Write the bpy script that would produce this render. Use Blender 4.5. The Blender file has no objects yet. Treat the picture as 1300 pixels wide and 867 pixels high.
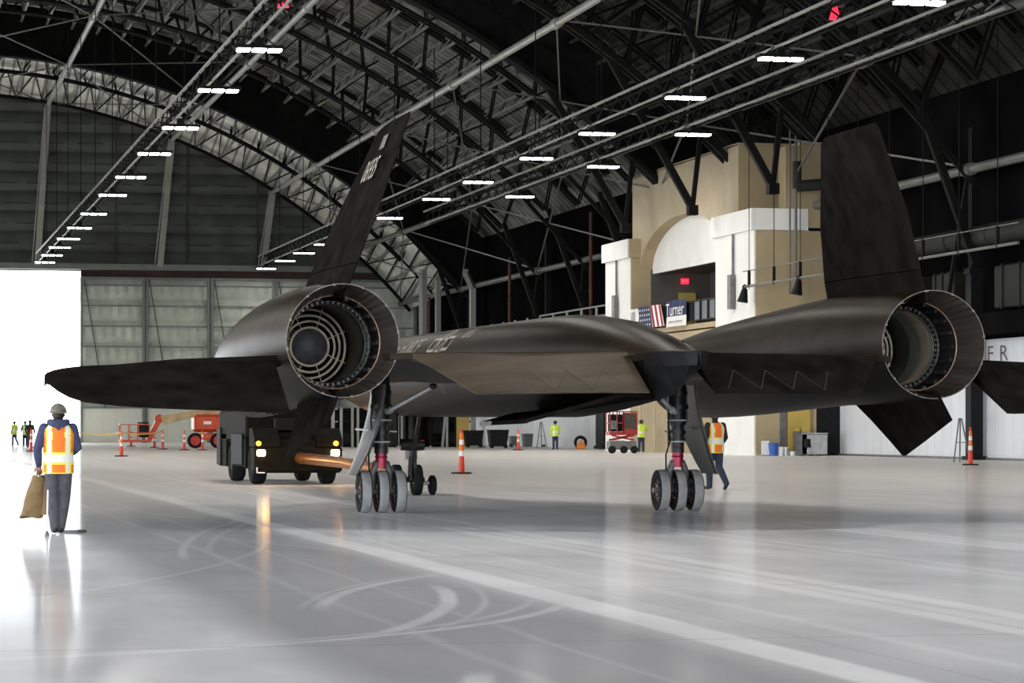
import bpy, math, random
from mathutils import Vector, Matrix
random.seed(7)
S = bpy.context.scene
COL = S.collection
PI = math.pi

# ------------------------------------------------------------------ helpers
def V(*a): return Vector(a)

class G:
    """collects faces that end up as ONE mesh object"""
    def __init__(s): s.v = []; s.f = []; s.m = []
    def add(s, vs, fs, m=0):
        o = len(s.v); s.v += [tuple(x) for x in vs]
        s.f += [tuple(i + o for i in f) for f in fs]; s.m += [m] * len(fs); return s
    def box(s, c, d, rz=0, m=0, bev=0, rx=0):
        x, y, z = d[0]/2, d[1]/2, d[2]/2
        M = Matrix.Translation(c) @ Matrix.Rotation(rz, 4, 'Z') @ Matrix.Rotation(rx, 4, 'X')
        if bev <= 0:
            p = [V(a, b, e) for e in (-z, z) for a, b in ((-x, -y), (x, -y), (x, y), (-x, y))]
            return s.add([M @ q for q in p], [(3,2,1,0),(4,5,6,7),(0,1,5,4),(1,2,6,5),(2,3,7,6),(3,0,4,7)], m)
        b = min(bev, x*.9, y*.9, z*.9)
        rings = []
        for (zz, ins) in ((-z, b), (-z+b, 0), (z-b, 0), (z, b)):
            X, Y = x-ins, y-ins
            k = b*.7
            rings.append([M @ V(*q, zz) for q in ((-X+k,-Y),(X-k,-Y),(X,-Y+k),(X,Y-k),(X-k,Y),(-X+k,Y),(-X,Y-k),(-X,-Y+k))])
        return s.loft(rings, m=m, caps=True)
    def bar(s, a, b, w, h=None, m=0):
        a, b = Vector(a), Vector(b); h = h or w; d = b-a
        if d.length < 1e-6: return s
        d.normalize(); up = V(0,0,1) if abs(d.z) < .95 else V(0,1,0)
        r = d.cross(up).normalized()*w/2; u = r.cross(d).normalized()*h/2
        p = [a-r-u, a+r-u, a+r+u, a-r+u, b-r-u, b+r-u, b+r+u, b-r+u]
        return s.add(p, [(0,1,2,3),(7,6,5,4),(4,5,1,0),(5,6,2,1),(6,7,3,2),(7,4,0,3)], m)
    def tube(s, a, b, r0, r1=None, n=14, m=0, caps=True):
        r1 = r0 if r1 is None else r1
        return s.pipe([(a, r0), (b, r1)], n, m, caps)
    def pipe(s, pts, n=12, m=0, caps=True):
        P = [Vector(p) for p, _ in pts]; rings = []; ref = None
        for i, (p, r) in enumerate(pts):
            d = (P[min(i+1, len(P)-1)] - P[max(i-1, 0)]).normalized()
            if ref is None: ref = V(0,0,1) if abs(d.z) < .9 else V(0,1,0)
            u = (ref - d*ref.dot(d)).normalized(); w = d.cross(u); ref = u
            rings.append([P[i] + (u*math.cos(t)+w*math.sin(t))*r for t in [2*PI*k/n for k in range(n)]])
        return s.loft(rings, m=m, caps=caps)
    def loft(s, rings, m=0, caps=True, closed=True):
        n = len(rings[0]); vs = [p for r in rings for p in r]; fs = []
        for i in range(len(rings)-1):
            for k in range(n if closed else n-1):
                k2 = (k+1) % n
                fs.append((i*n+k, (i+1)*n+k, (i+1)*n+k2, i*n+k2))
        if caps:
            fs.append(tuple(range(n))); fs.append(tuple(reversed(range((len(rings)-1)*n, len(rings)*n))))
        return s.add(vs, fs, m)
    def lathe(s, prof, c=(0,0,0), ax='y', n=32, m=0, ripple=0, count=36):
        c = Vector(c); rings = []
        for (r, t) in prof:
            R = []
            for k in range(n):
                a = 2*PI*k/n; rr = r*(1+ripple*math.cos(count*a))
                x, y = rr*math.cos(a), rr*math.sin(a)
                R.append(c + (V(x,t,y) if ax == 'y' else V(x,y,t) if ax == 'z' else V(t,x,y)))
            rings.append(R)
        return s.loft(rings, m=m, caps=False)
    def ell(s, c, r, n=16, k=10, m=0):
        c = Vector(c); rings = []
        for i in range(k+1):
            t = PI*i/k; q = max(math.sin(t), 1e-3)
            rings.append([c+V(r[0]*q*math.cos(a), r[1]*q*math.sin(a), -r[2]*math.cos(t)) for a in [2*PI*j/n for j in range(n)]])
        return s.loft(rings, m=m)
    def prism(s, poly, d, m=0):
        d = Vector(d); P = [Vector(p) for p in poly]; n = len(P)
        return s.add(P+[p+d for p in P], [tuple(reversed(range(n))), tuple(range(n, 2*n))]+[(i,(i+1)%n,n+(i+1)%n,n+i) for i in range(n)], m)
    def torus(s, c, R, r, ax='y', n=40, k=8, m=0):
        return s.lathe([(R+r*math.cos(2*PI*i/k), r*math.sin(2*PI*i/k)) for i in range(k+1)], c, ax, n, m)

def mk(name, g, mats, parent=None, loc=(0,0,0), rz=0, smooth=True, ang=35):
    me = bpy.data.meshes.new(name); me.from_pydata(g.v, [], g.f); me.update()
    mats = mats if isinstance(mats, (list, tuple)) else [mats]
    for q in mats: me.materials.append(q)
    if len(mats) > 1: me.polygons.foreach_set('material_index', g.m)
    import bmesh
    bm = bmesh.new(); bm.from_mesh(me); bmesh.ops.recalc_face_normals(bm, faces=bm.faces); bm.to_mesh(me); bm.free()
    if smooth:
        me.polygons.foreach_set('use_smooth', [True]*len(me.polygons)); me.set_sharp_from_angle(angle=math.radians(ang))
    o = bpy.data.objects.new(name, me); COL.objects.link(o); o.location = loc; o.rotation_euler.z = rz
    if parent: o.parent = parent
    return o
def tag(o, label, cat, group=None, kind=None):
    o['label'] = label; o['category'] = cat
    if group: o['group'] = group
    if kind: o['kind'] = kind
    return o
def thing(name, label, cat, loc=(0,0,0), rz=0, group=None):
    o = bpy.data.objects.new(name, None); COL.objects.link(o); o.empty_display_size = .2
    o.location = loc; o.rotation_euler.z = rz
    return tag(o, label, cat, group)
def struct(o): o['kind'] = 'structure'; return o
def dup(root, loc, rz=0, label=None, group=None):
    r = root.copy(); COL.objects.link(r); r.location = loc; r.rotation_euler.z = rz
    if label: r['label'] = label
    if group: r['group'] = group
    for ch in list(root.children):
        c = ch.copy(); COL.objects.link(c); c.parent = r
        for gch in list(ch.children):
            d = gch.copy(); COL.objects.link(d); d.parent = c
    return r

def text_mesh(s, size, thick=.004):
    c = bpy.data.curves.new('lettering', 'FONT'); c.body = s; c.size = size; c.extrude = 0; c.align_x = 'CENTER'; c.align_y = 'CENTER'; c.resolution_u = 3
    o = bpy.data.objects.new('lettering', c); COL.objects.link(o); dg = bpy.context.evaluated_depsgraph_get(); dg.update()
    me = bpy.data.meshes.new_from_object(o.evaluated_get(dg)); vs = [v.co.copy() for v in me.vertices]; fs = [tuple(p.vertices) for p in me.polygons]
    bpy.data.objects.remove(o); bpy.data.curves.remove(c); bpy.data.meshes.remove(me); return vs, fs
def subdivide(vs, fs, maxlen):
    import bmesh
    bm = bmesh.new(); bv = [bm.verts.new(v) for v in vs]
    for f in fs:
        try: bm.faces.new([bv[i] for i in f])
        except ValueError: pass
    bmesh.ops.triangulate(bm, faces=bm.faces)
    for _ in range(4):
        es = [e for e in bm.edges if e.calc_length() > maxlen]
        if not es: break
        bmesh.ops.subdivide_edges(bm, edges=es, cuts=1); bmesh.ops.triangulate(bm, faces=[f for f in bm.faces if len(f.verts) > 3])
    bm.verts.index_update(); r = [v.co.copy() for v in bm.verts], [tuple(v.index for v in f.verts) for f in bm.faces]; bm.free(); return r

# ------------------------------------------------------------------ materials
def mat(name, col, rough=.5, metal=0, var=0, vscale=3, stretch=(1,1,1), bump=0, bscale=20, emit=None, es=0, spec=.5, col2=None, coat=0):
    m = bpy.data.materials.new(name); m.use_nodes = True
    nt = m.node_tree; b = nt.nodes['Principled BSDF']; L = nt.links
    b.inputs['Base Color'].default_value = (*col, 1); b.inputs['Roughness'].default_value = rough
    b.inputs['Metallic'].default_value = metal; b.inputs['Specular IOR Level'].default_value = spec
    b.inputs['Coat Weight'].default_value = coat
    tc = nt.nodes.new('ShaderNodeTexCoord'); mp = nt.nodes.new('ShaderNodeMapping'); mp.inputs['Scale'].default_value = stretch
    L.new(tc.outputs['Object'], mp.inputs['Vector'])
    nz = nt.nodes.new('ShaderNodeTexNoise'); nz.inputs['Scale'].default_value = vscale; nz.inputs['Detail'].default_value = 5
    L.new(mp.outputs[0], nz.inputs['Vector'])
    r = nt.nodes.new('ShaderNodeValToRGB'); r.color_ramp.elements[0].position = .3; r.color_ramp.elements[1].position = .7
    a = col2 or tuple(c*(1-var) for c in col); bb = tuple(min(1, c*(1+var)) for c in col)
    r.color_ramp.elements[0].color = (*a, 1); r.color_ramp.elements[1].color = (*bb, 1)
    L.new(nz.outputs['Fac'], r.inputs[0]); L.new(r.outputs[0], b.inputs['Base Color'])
    if bump:
        n2 = nt.nodes.new('ShaderNodeTexNoise'); n2.inputs['Scale'].default_value = bscale; L.new(mp.outputs[0], n2.inputs['Vector'])
        bp = nt.nodes.new('ShaderNodeBump'); bp.inputs['Strength'].default_value = bump; bp.inputs['Distance'].default_value = .05
        L.new(n2.outputs['Fac'], bp.inputs['Height']); L.new(bp.outputs[0], b.inputs['Normal'])
    if emit:
        b.inputs['Emission Color'].default_value = (*emit, 1); b.inputs['Emission Strength'].default_value = es
    return m
def seams(m, axis, period, width, dark):
    """thin darker panel seams every `period` metres along an axis of the object"""
    nt = m.node_tree; L = nt.links; b = nt.nodes['Principled BSDF']
    src = b.inputs['Base Color'].links[0].from_socket
    tc = nt.nodes.new('ShaderNodeTexCoord'); sp = nt.nodes.new('ShaderNodeSeparateXYZ'); L.new(tc.outputs['Object'], sp.inputs[0])
    d = nt.nodes.new('ShaderNodeMath'); d.operation = 'PINGPONG'; d.inputs[1].default_value = period/2; L.new(sp.outputs[axis], d.inputs[0])
    c = nt.nodes.new('ShaderNodeMath'); c.operation = 'LESS_THAN'; c.inputs[1].default_value = width; L.new(d.outputs[0], c.inputs[0])
    mx = nt.nodes.new('ShaderNodeMix'); mx.data_type = 'RGBA'; mx.blend_type = 'MULTIPLY'
    L.new(c.outputs[0], mx.inputs['Factor']); L.new(src, mx.inputs['A']); mx.inputs['B'].default_value = (dark, dark, dark, 1)
    L.new(mx.outputs['Result'], b.inputs['Base Color']); return m

M = {}
# aircraft
M['skin'] = seams(mat('black_titanium', (.024,.018,.0125), .36, .0, .4, 1.6, (3,.7,3), .05, 9, spec=.04), 1, 1.9, .008, .45)
M['belly'] = mat('shaded_underside', (.009,.0075,.006), .45, 0, .4, 1.6, (3,.7,3), .05, 9, spec=.08)  # underside shade of the jet, put into the colour
M['skin_brown'] = mat('brown_titanium', (.072,.057,.040), .45, 0, .35, 1.3, (.6,3,3), .05, 7, spec=.15)  # lighter and browner, on the left inner elevon only
M['skin_dark'] = mat('composite_black', (.0135,.0122,.0108), .5, 0, .4, 2.4, (1,1,1), .05, 14, spec=.0)
M['rim'] = mat('bare_rim', (.20,.185,.17), .5, .3, .4, 9)
M['petal'] = mat('nozzle_petal', (.075,.062,.054), .4, .3, .4, 5, (1,.2,1), .1, 16)
M['throat'] = mat('throat_metal', (.06,.06,.058), .4, .6, .5, 14)
M['liner'] = mat('liner_green', (.24,.28,.25), .55, 0, .2, 4, col2=(.20,.23,.20))
M['liner_tan'] = mat('liner_tan', (.46,.40,.30), .55, 0, .25, 4)
M['flame'] = mat('flameholder', (.85,.74,.56), .5, .0, .25, 8)
M['cone'] = mat('exhaust_cone', (.09,.09,.1), .55, .2, .35, 9)
M['tire'] = mat('silver_tire', (.30,.305,.31), .7, 0, .18, 8)
M['tire_black'] = mat('black_tire', (.016,.016,.016), .8, 0, .25, 8, spec=.1)
M['hub'] = mat('wheel_hub', (.07,.055,.045), .5, .4, .35, 12)
M['strut'] = mat('strut_dark', (.035,.035,.034), .38, .4, .35, 7)
M['chrome'] = mat('bright_steel', (.85,.85,.88), .35, .15, .1, 10)
M['gear_door'] = mat('gear_door_grey', (.11,.11,.11), .4, .2, .3, 5)
M['maroon'] = mat('red_strut', (.30,.012,.045), .3, .35, .2, 10)
M['mark'] = mat('faded_marking', (.46,.40,.33), .6, 0, .35, 5)
M['mark_grey'] = mat('faded_grey', (.13,.12,.11), .6, 0, .3, 5)
M['red'] = mat('red_cloth', (.5,.03,.03), .7, 0, .2, 8)
# hangar
M['girder'] = mat('girder_paint', (.010,.010,.0098), .8, 0, .3, .8, spec=.05)
M['lattice'] = mat('lattice_paint', (.011,.011,.0105), .75, 0, .3, .8, spec=.08)
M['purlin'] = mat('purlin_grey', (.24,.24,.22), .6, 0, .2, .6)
M['purlin_shaded'] = mat('purlin_shaded', (.05,.05,.047), .7, 0, .2, .6, spec=.1)  # darker copy for the front bays, roof shade put into the colour
M['pipe'] = mat('pipe_grey', (.36,.36,.33), .5, .1, .15, .7)
M['pipe_shaded'] = mat('pipe_shaded', (.12,.12,.11), .55, .1, .2, .7)  # darker copy of the pipe, shade at the right put into the colour
M['rod'] = mat('rod_grey', (.13,.13,.12), .5, .2, .1, 1)
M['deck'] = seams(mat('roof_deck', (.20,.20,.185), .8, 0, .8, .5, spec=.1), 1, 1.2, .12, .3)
M['deck_shaded'] = seams(mat('roof_deck_shaded', (.035,.035,.032), .8, 0, .6, .5, spec=.05), 1, 1.2, .12, .3)  # front bays of the deck, with their shade put into the colour
M['darkwall'] = mat('dark_wall', (.006,.006,.006), .9, 0, .4, .3, spec=0)
M['soffit'] = seams(mat('lit_deck_pale', (.72,.72,.66), .8, 0, .35, .5, spec=.1), 0, .9, .1, .4)  # for the added end panel, pale colour stands in for door-lit deck
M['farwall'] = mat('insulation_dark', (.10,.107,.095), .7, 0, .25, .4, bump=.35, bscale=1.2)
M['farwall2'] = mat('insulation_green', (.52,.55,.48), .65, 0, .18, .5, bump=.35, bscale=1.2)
M['girt'] = mat('girt_grey', (.20,.215,.20), .6, 0, .15, .6)
M['girt_dark'] = mat('girt_dark', (.045,.048,.044), .7, 0, .2, .6)
M['doorpanel'] = seams(mat('door_panel_pale', (.74,.75,.66), .5, 0, .06, .5), 0, 1.1, .02, .85)
M['whitewall'] = seams(mat('white_panel', (.70,.71,.74), .45, 0, .07, .7), 1, 1.0, .02, .8)
M['white'] = mat('white_plaster', (.90,.89,.85), .7, 0, .05, .6)
M['beige'] = mat('beige_plaster', (.50,.41,.275), .75, 0, .10, .5)
M['beige2'] = mat('tan_plaster', (.42,.33,.20), .75, 0, .10, .5)
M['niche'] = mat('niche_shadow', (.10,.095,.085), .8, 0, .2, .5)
M['yellowdoor'] = mat('yellow_door', (.50,.36,.08), .55, 0, .1, .8)
M['steel'] = mat('stainless', (.45,.45,.45), .3, .8, .2, 3)
M['duct'] = mat('duct_grey', (.022,.022,.020), .7, .0, .35, .6, spec=.15)
M['black'] = mat('black_paint', (.010,.010,.011), .6, 0, .3, 3, spec=.15)
M['blackpl'] = mat('black_plastic', (.012,.012,.0125), .6, 0, .3, 6, spec=.15)
M['lamp'] = mat('lamp_glow', (.9,.9,.9), .5, emit=(.95,1,.95), es=9)
M['rust'] = mat('rust_pipe', (.10,.035,.02), .7, 0, .3, 2)
M['glass'] = mat('balcony_glass', (.018,.026,.028), .35, 0, .1, 1, spec=.1)
M['glass'].node_tree.nodes['Principled BSDF'].inputs['Alpha'].default_value = .9
# equipment
M['orange'] = mat('cone_orange', (.85,.16,.02), .5, 0, .08, 9)
M['conered'] = mat('cone_red', (.72,.045,.02), .5, 0, .08, 9)
M['conewhite'] = mat('cone_white', (.85,.85,.85), .5, 0, .04, 9)
M['lift'] = mat('lift_orange', (.62,.075,.02), .45, 0, .15, 2)
M['liftred'] = mat('lift_red', (.34,.02,.02), .45, 0, .15, 3)
M['boom'] = mat('boom_tan', (.50,.36,.19), .5, 0, .25, 3)
M['wheelred'] = mat('wheel_red', (.55,.03,.035), .5, 0, .15, 4)
M['olive'] = mat('tractor_olive', (.011,.010,.0075), .6, 0, .3, 3, spec=.03)
M['grey'] = mat('machine_grey', (.15,.15,.15), .5, .2, .3, 3)
M['headlamp'] = mat('headlamp_glow', (1,.9,.7), .4, emit=(1,.80,.48), es=14)
M['amber'] = mat('amber_glow', (1,.5,.05), .4, emit=(1,.36,.02), es=5)
M['exit'] = mat('exit_red', (.8,.02,.05), .5, emit=(1,.03,.08), es=1.3)
M['towbar'] = mat('towbar_copper', (.42,.16,.035), .28, .75, .25, 3)
M['rope'] = mat('yellow_rope', (.75,.48,.05), .7, 0, .1, 9)
M['blue'] = mat('blue_plastic', (.03,.10,.42), .4, 0, .1, 5)
M['navycloth'] = mat('banner_navy', (.02,.03,.10), .8, 0, .1, 5)
M['bannerred'] = mat('banner_red', (.45,.04,.06), .8, 0, .1, 5)
M['fanorange'] = mat('fan_orange', (.75,.25,.03), .45, 0, .1, 5)
# people
M['navy'] = mat('navy_hoodie', (.045,.05,.12), .85, 0, .25, 14, bump=.2, bscale=25)
M['charcoal'] = mat('charcoal_trousers', (.075,.075,.09), .85, 0, .25, 14, bump=.25, bscale=18)
M['denim'] = mat('denim', (.025,.04,.075), .85, 0, .3, 14, bump=.2, bscale=18)
M['darkshirt'] = mat('dark_shirt', (.02,.02,.025), .85, 0, .2, 14)
M['skintone'] = mat('skin_tone', (.36,.20,.13), .55, 0, .08, 10)
M['hair'] = mat('dark_hair', (.015,.012,.01), .6, 0, .3, 60)
M['shoe'] = mat('black_boot', (.012,.012,.013), .5, 0, .2, 20)
M['vest'] = mat('vest_orange', (.95,.20,.02), .75, 0, .06, 20)
M['vestlime'] = mat('vest_lime', (.55,.85,.03), .75, 0, .06, 20)
M['vestyellow'] = mat('vest_yellow', (.92,.80,.06), .75, 0, .04, 20)
M['silver'] = mat('reflective_tape', (.80,.82,.78), .35, 0, .05, 30)
M['hardhat'] = mat('hardhat_grey', (.13,.12,.095), .5, 0, .35, 12)
M['hatwhite'] = mat('hardhat_white', (.75,.75,.72), .4, 0, .05, 12)
M['canvas'] = mat('tan_canvas', (.20,.13,.06), .85, 0, .25, 8, bump=.3, bscale=12)

# floor: polished pale concrete with dusty tyre tracks
def floor_mat():
    m = bpy.data.materials.new('polished_floor'); m.use_nodes = True; nt = m.node_tree; L = nt.links; N = nt.nodes
    N.remove(N['Principled BSDF']); out = N['Material Output']
    def math_(op, a, b=None, c=None):
        n = N.new('ShaderNodeMath'); n.operation = op
        for i, x in enumerate((a, b, c)):
            if x is None: continue
            if isinstance(x, (int, float)): n.inputs[i].default_value = x
            else: L.new(x, n.inputs[i])
        return n.outputs[0]
    tc = N.new('ShaderNodeTexCoord'); sp = N.new('ShaderNodeSeparateXYZ'); L.new(tc.outputs['Object'], sp.inputs[0])
    X, Y = sp.outputs[0], sp.outputs[1]
    def noise(scale, stretch=(1,1,1), det=4):
        mp = N.new('ShaderNodeMapping'); mp.inputs['Scale'].default_value = stretch; L.new(tc.outputs['Object'], mp.inputs[0])
        n = N.new('ShaderNodeTexNoise'); n.inputs['Scale'].default_value = scale; n.inputs['Detail'].default_value = det
        L.new(mp.outputs[0], n.inputs['Vector']); return n.outputs['Fac']
    wob = math_('MULTIPLY', math_('SUBTRACT', noise(.12), .5), .35)
    def band(d, half, soft):     # 1 inside |d|<half
        a = math_('ABSOLUTE', d)
        n = N.new('ShaderNodeMapRange'); n.interpolation_type = 'SMOOTHSTEP'
        n.inputs['From Min'].default_value = half-soft; n.inputs['From Max'].default_value = half+soft
        n.inputs['To Min'].default_value = 1; n.inputs['To Max'].default_value = 0; L.new(a, n.inputs['Value']); return n.outputs[0]
    Xw = math_('ADD', X, wob)
    tracks = None
    def acc(b, w):
        nonlocal tracks
        q = math_('MULTIPLY', b, w); tracks = q if tracks is None else math_('MAXIMUM', tracks, q)
    for x0, half, w in ((5.5,.2,1.15), (7.75,.12,.75), (8.05,.10,.6), (8.4,.13,.85), (10.45,.08,.45), (10.85,.08,.45), (12.9,.11,.7), (13.2,.1,.55), (13.5,.1,.7), (3.6,.05,.3), (6.6,.07,.4), (4.3,.03,.3)):
        acc(band(math_('SUBTRACT', Xw, x0), half, .05), w)
    for cx, cy, r, half, w, ya, yb, sx in ((73.0,25,70,.05,.5,30,47,-1), (73.3,25,70,.04,.4,31,44,-1), (15.5,20,12.3,.06,.8,21.4,27.6,-1), (15.5,20,12.45,.03,.5,21.4,27.6,-1), (-10.5,26,15.4,.07,.8,18.3,25.6,1), (-10.2,26,15.4,.03,.5,18.3,25.6,1),
                               (-1.2,24.3,6.9,.06,.7,16.5,23.5,1), (-1.5,24.3,6.9,.04,.5,16.5,23.5,1), (46,33,40,.04,.4,22,48,-1), (-32,40,37,.04,.4,22,48,1), (60,48,57,.03,.35,24,60,-1)):
        d = math_('SUBTRACT', math_('SQRT', math_('ADD', math_('POWER', math_('SUBTRACT', X, cx), 2), math_('POWER', math_('SUBTRACT', Y, cy), 2))), r)
        b_ = math_('MULTIPLY', band(math_('ADD', d, math_('MULTIPLY', wob, .6)), half, .035), band(math_('SUBTRACT', Y, (ya+yb)/2), (yb-ya)/2-.8, .8))
        b_ = math_('MULTIPLY', b_, math_('LESS_THAN' if sx < 0 else 'GREATER_THAN', X, cx)); acc(b_, w)
    br = math_('MULTIPLY', tracks, math_('ADD', math_('MULTIPLY', noise(.6, (2,.5,1)), 1.1), .0))
    smudge = noise(.16, (1.3,.55,1), 6); fine = noise(1.1, (1,.35,1), 6)
    ramp = N.new('ShaderNodeValToRGB'); e = ramp.color_ramp.elements
    e[0].position = .36; e[0].color = (.46,.475,.525,1); e[1].position = .60; e[1].color = (.78,.80,.85,1)
    L.new(math_('ADD', math_('MULTIPLY', smudge, .6), math_('MULTIPLY', fine, .4)), ramp.inputs[0])
    mx = N.new('ShaderNodeMix'); mx.data_type = 'RGBA'; L.new(br, mx.inputs['Factor']); L.new(ramp.outputs[0], mx.inputs['A']); mx.inputs['B'].default_value = (.90,.91,.95,1)
    # darker, duller lane between the tracks
    lane = math_('MULTIPLY', band(math_('SUBTRACT', X, 3.9), 1.35, .35), math_('SUBTRACT', 1.0, math_('MULTIPLY', br, .9)))
    ln = N.new('ShaderNodeMix'); ln.data_type = 'RGBA'; ln.blend_type = 'MULTIPLY'; L.new(math_('MULTIPLY', lane, math_('ADD', math_('MULTIPLY', fine, .8), .25)), ln.inputs['Factor'])
    L.new(mx.outputs['Result'], ln.inputs['A']); ln.inputs['B'].default_value = (.22,.225,.25,1); mx = ln
    # saw-cut joints
    jx = math_('LESS_THAN', math_('PINGPONG', X, 3.05), .012); jy = math_('LESS_THAN', math_('PINGPONG', Y, 3.05), .03)
    j = math_('MAXIMUM', jx, jy)
    mj = N.new('ShaderNodeMix'); mj.data_type = 'RGBA'; mj.blend_type = 'MULTIPLY'; L.new(math_('MULTIPLY', j, .35), mj.inputs['Factor'])
    L.new(mx.outputs['Result'], mj.inputs['A']); mj.inputs['B'].default_value = (.3,.3,.3,1)
    # far part of the floor is lighter and warmer
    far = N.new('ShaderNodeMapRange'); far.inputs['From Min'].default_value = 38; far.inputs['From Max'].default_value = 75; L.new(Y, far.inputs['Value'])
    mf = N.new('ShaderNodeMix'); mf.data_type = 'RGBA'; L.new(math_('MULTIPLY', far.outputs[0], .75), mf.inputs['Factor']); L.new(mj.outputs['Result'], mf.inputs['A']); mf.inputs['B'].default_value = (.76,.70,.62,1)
    dif = N.new('ShaderNodeBsdfDiffuse'); L.new(mf.outputs['Result'], dif.inputs['Color'])
    g1 = N.new('ShaderNodeBsdfGlossy'); g1.inputs['Roughness'].default_value = .10; g1.inputs['Color'].default_value = (.9,.9,.92,1)
    g2 = N.new('ShaderNodeBsdfGlossy'); g2.inputs['Roughness'].default_value = .5; g2.inputs['Color'].default_value = (.9,.9,.92,1)
    mp = N.new('ShaderNodeMapping'); mp.inputs['Scale'].default_value = (1,.6,1); L.new(tc.outputs['Object'], mp.inputs[0])
    nb = N.new('ShaderNodeTexNoise'); nb.inputs['Scale'].default_value = .9; nb.inputs['Detail'].default_value = 2; L.new(mp.outputs[0], nb.inputs['Vector'])
    bp = N.new('ShaderNodeBump'); bp.inputs['Strength'].default_value = .02; bp.inputs['Distance'].default_value = .03; L.new(nb.outputs['Fac'], bp.inputs['Height'])
    L.new(bp.outputs[0], g1.inputs['Normal'])
    s1 = N.new('ShaderNodeMixShader'); L.new(math_('SUBTRACT', .25, math_('MULTIPLY', br, .16)), s1.inputs[0]); L.new(dif.outputs[0], s1.inputs[1]); L.new(g1.outputs[0], s1.inputs[2])
    s2 = N.new('ShaderNodeMixShader'); s2.inputs[0].default_value = .2; L.new(s1.outputs[0], s2.inputs[1]); L.new(g2.outputs[0], s2.inputs[2])
    L.new(s2.outputs[0], out.inputs[0]); return m
M['floor'] = floor_mat()
M['apron'] = mat('apron_concrete', (.8,.8,.78), .8, 0, .05, .4)

# ------------------------------------------------------------------ camera frame helpers (only used to work out places in the hangar)
F_PX, HZ, HC = 3600.0, 541.0, 1.43
TH = math.atan(803/3600); SN, CS = math.sin(TH), math.cos(TH)
def on_floor(px, py):
    d = HC*F_PX/(py-HZ); u = (px-650)/F_PX
    return d*(SN+CS*u), d*(CS-SN*u)
def at_depth(px, d):
    u = (px-650)/F_PX
    return d*(SN+CS*u), d*(CS-SN*u)

# ================================================================== SETTING
CX, CZ, RB, RT = 6.0, -22.0, 51.7, 55.7          # centre of the roof arc, bottom and top radius
XR, XL = 45.5, -33.5
YF = 245.0; YN = -30.0
def arc(X, R): return CZ + math.sqrt(max(R*R-(X-CX)**2, 0))
def apt(a, R): return CX + R*math.sin(a), CZ + R*math.cos(a)

g = G(); g.add([(XL-3,YN,0),(XR+1.5,YN,0),(XR+1.5,YF+.3,0),(XL-3,YF+.3,0)], [(0,1,2,3)])
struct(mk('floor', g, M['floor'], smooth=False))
g = G(); g.add([(-250,YF+.3,-.02),(250,YF+.3,-.02),(250,700,-.02),(-250,700,-.02)], [(0,1,2,3)])
g.add([(-250,YN-200,-.02),(250,YN-200,-.02),(250,YN,-.02),(-250,YN,-.02)], [(0,1,2,3)])
g.add([(-250,YN,-.02),(XL-3,YN,-.02),(XL-3,YF+.3,-.02),(-250,YF+.3,-.02)], [(0,1,2,3)])
struct(mk('apron', g, M['apron'], smooth=False))

# ceiling: curved deck with girders, lattice trusses, purlins, tie pipes and rods as its parts
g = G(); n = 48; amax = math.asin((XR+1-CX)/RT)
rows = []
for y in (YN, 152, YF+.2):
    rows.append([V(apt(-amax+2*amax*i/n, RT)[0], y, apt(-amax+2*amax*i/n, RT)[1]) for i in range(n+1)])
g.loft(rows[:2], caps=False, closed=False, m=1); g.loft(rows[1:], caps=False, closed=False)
ceiling = struct(mk('ceiling', g, [M['deck'], M['deck_shaded']]))
YG = [112+26.6*k for k in range(-1, 5)]
a0b = math.asin((XR-.2-CX)/RB)
for yg in (85.4, 151.9, 218.4):
    g = G(); n = 60; w = .22
    R4 = [[], [], [], []]
    for i in range(n+1):
        a = -a0b+2*a0b*i/n
        xb, zb = apt(a, RB); xt, zt = apt(a, RT-.15)
        R4[0].append(V(xb, yg-w, zb)); R4[1].append(V(xt, yg-w, zt)); R4[2].append(V(xt, yg+w, zt)); R4[3].append(V(xb, yg+w, zb))
    g.loft([[R4[k][i] for k in range(4)] for i in range(n+1)])
    for dR in (0, 1.5, 3.1):                       # flanges and stiffener ribs on the solid web
        rr = []
        for i in range(n+1):
            a = -a0b+2*a0b*i/n; q = [apt(a, RB+dR-.14), apt(a, RB+dR+.14)]; ww = .55 if dR == 0 else .3
            rr.append([V(q[0][0], yg-ww, q[0][1]), V(q[1][0], yg-ww, q[1][1]), V(q[1][0], yg+ww, q[1][1]), V(q[0][0], yg+ww, q[0][1])])
        g.loft(rr)
    for i in range(0, n+1):
        a = -a0b+2*a0b*i/n; p, q = apt(a, RB), apt(a, RT-.15); g.bar((p[0], yg-.3, p[1]), (q[0], yg-.3, q[1]), .09, .14)
    mk('girder', g, M['girder'], ceiling, smooth=False)
a_lo = math.asin((-4-CX)/RT)
def lattice(y, Rb, wch, wdi, a_lo=a_lo):
    g = G(); n = 40; a1 = math.asin((XR-.3-CX)/RT)
    A = [a_lo+(a1-a_lo)*i/n for i in range(n+1)]
    for i in range(n):
        p0, p1 = apt(A[i], Rb), apt(A[i+1], Rb); q0, q1 = apt(A[i], RT-.25), apt(A[i+1], RT-.25)
        for s in (-.35, .35):
            g.bar((p0[0], y+s, p0[1]), (p1[0], y+s, p1[1]), wch); g.bar((q0[0], y+s, q0[1]), (q1[0], y+s, q1[1]), wch)
            if i % 2 == 0: g.bar((p0[0], y+s, p0[1]), (q1[0], y+s, q1[1]), wdi)
            else: g.bar((q0[0], y+s, q0[1]), (p1[0], y+s, p1[1]), wdi)
        g.bar((p0[0], y-.35, p0[1]), (p0[0], y+.35, p0[1]), wdi)
    mk('lattice_truss', g, M['lattice'], ceiling, smooth=False)
YB = YG + [YF]
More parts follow.
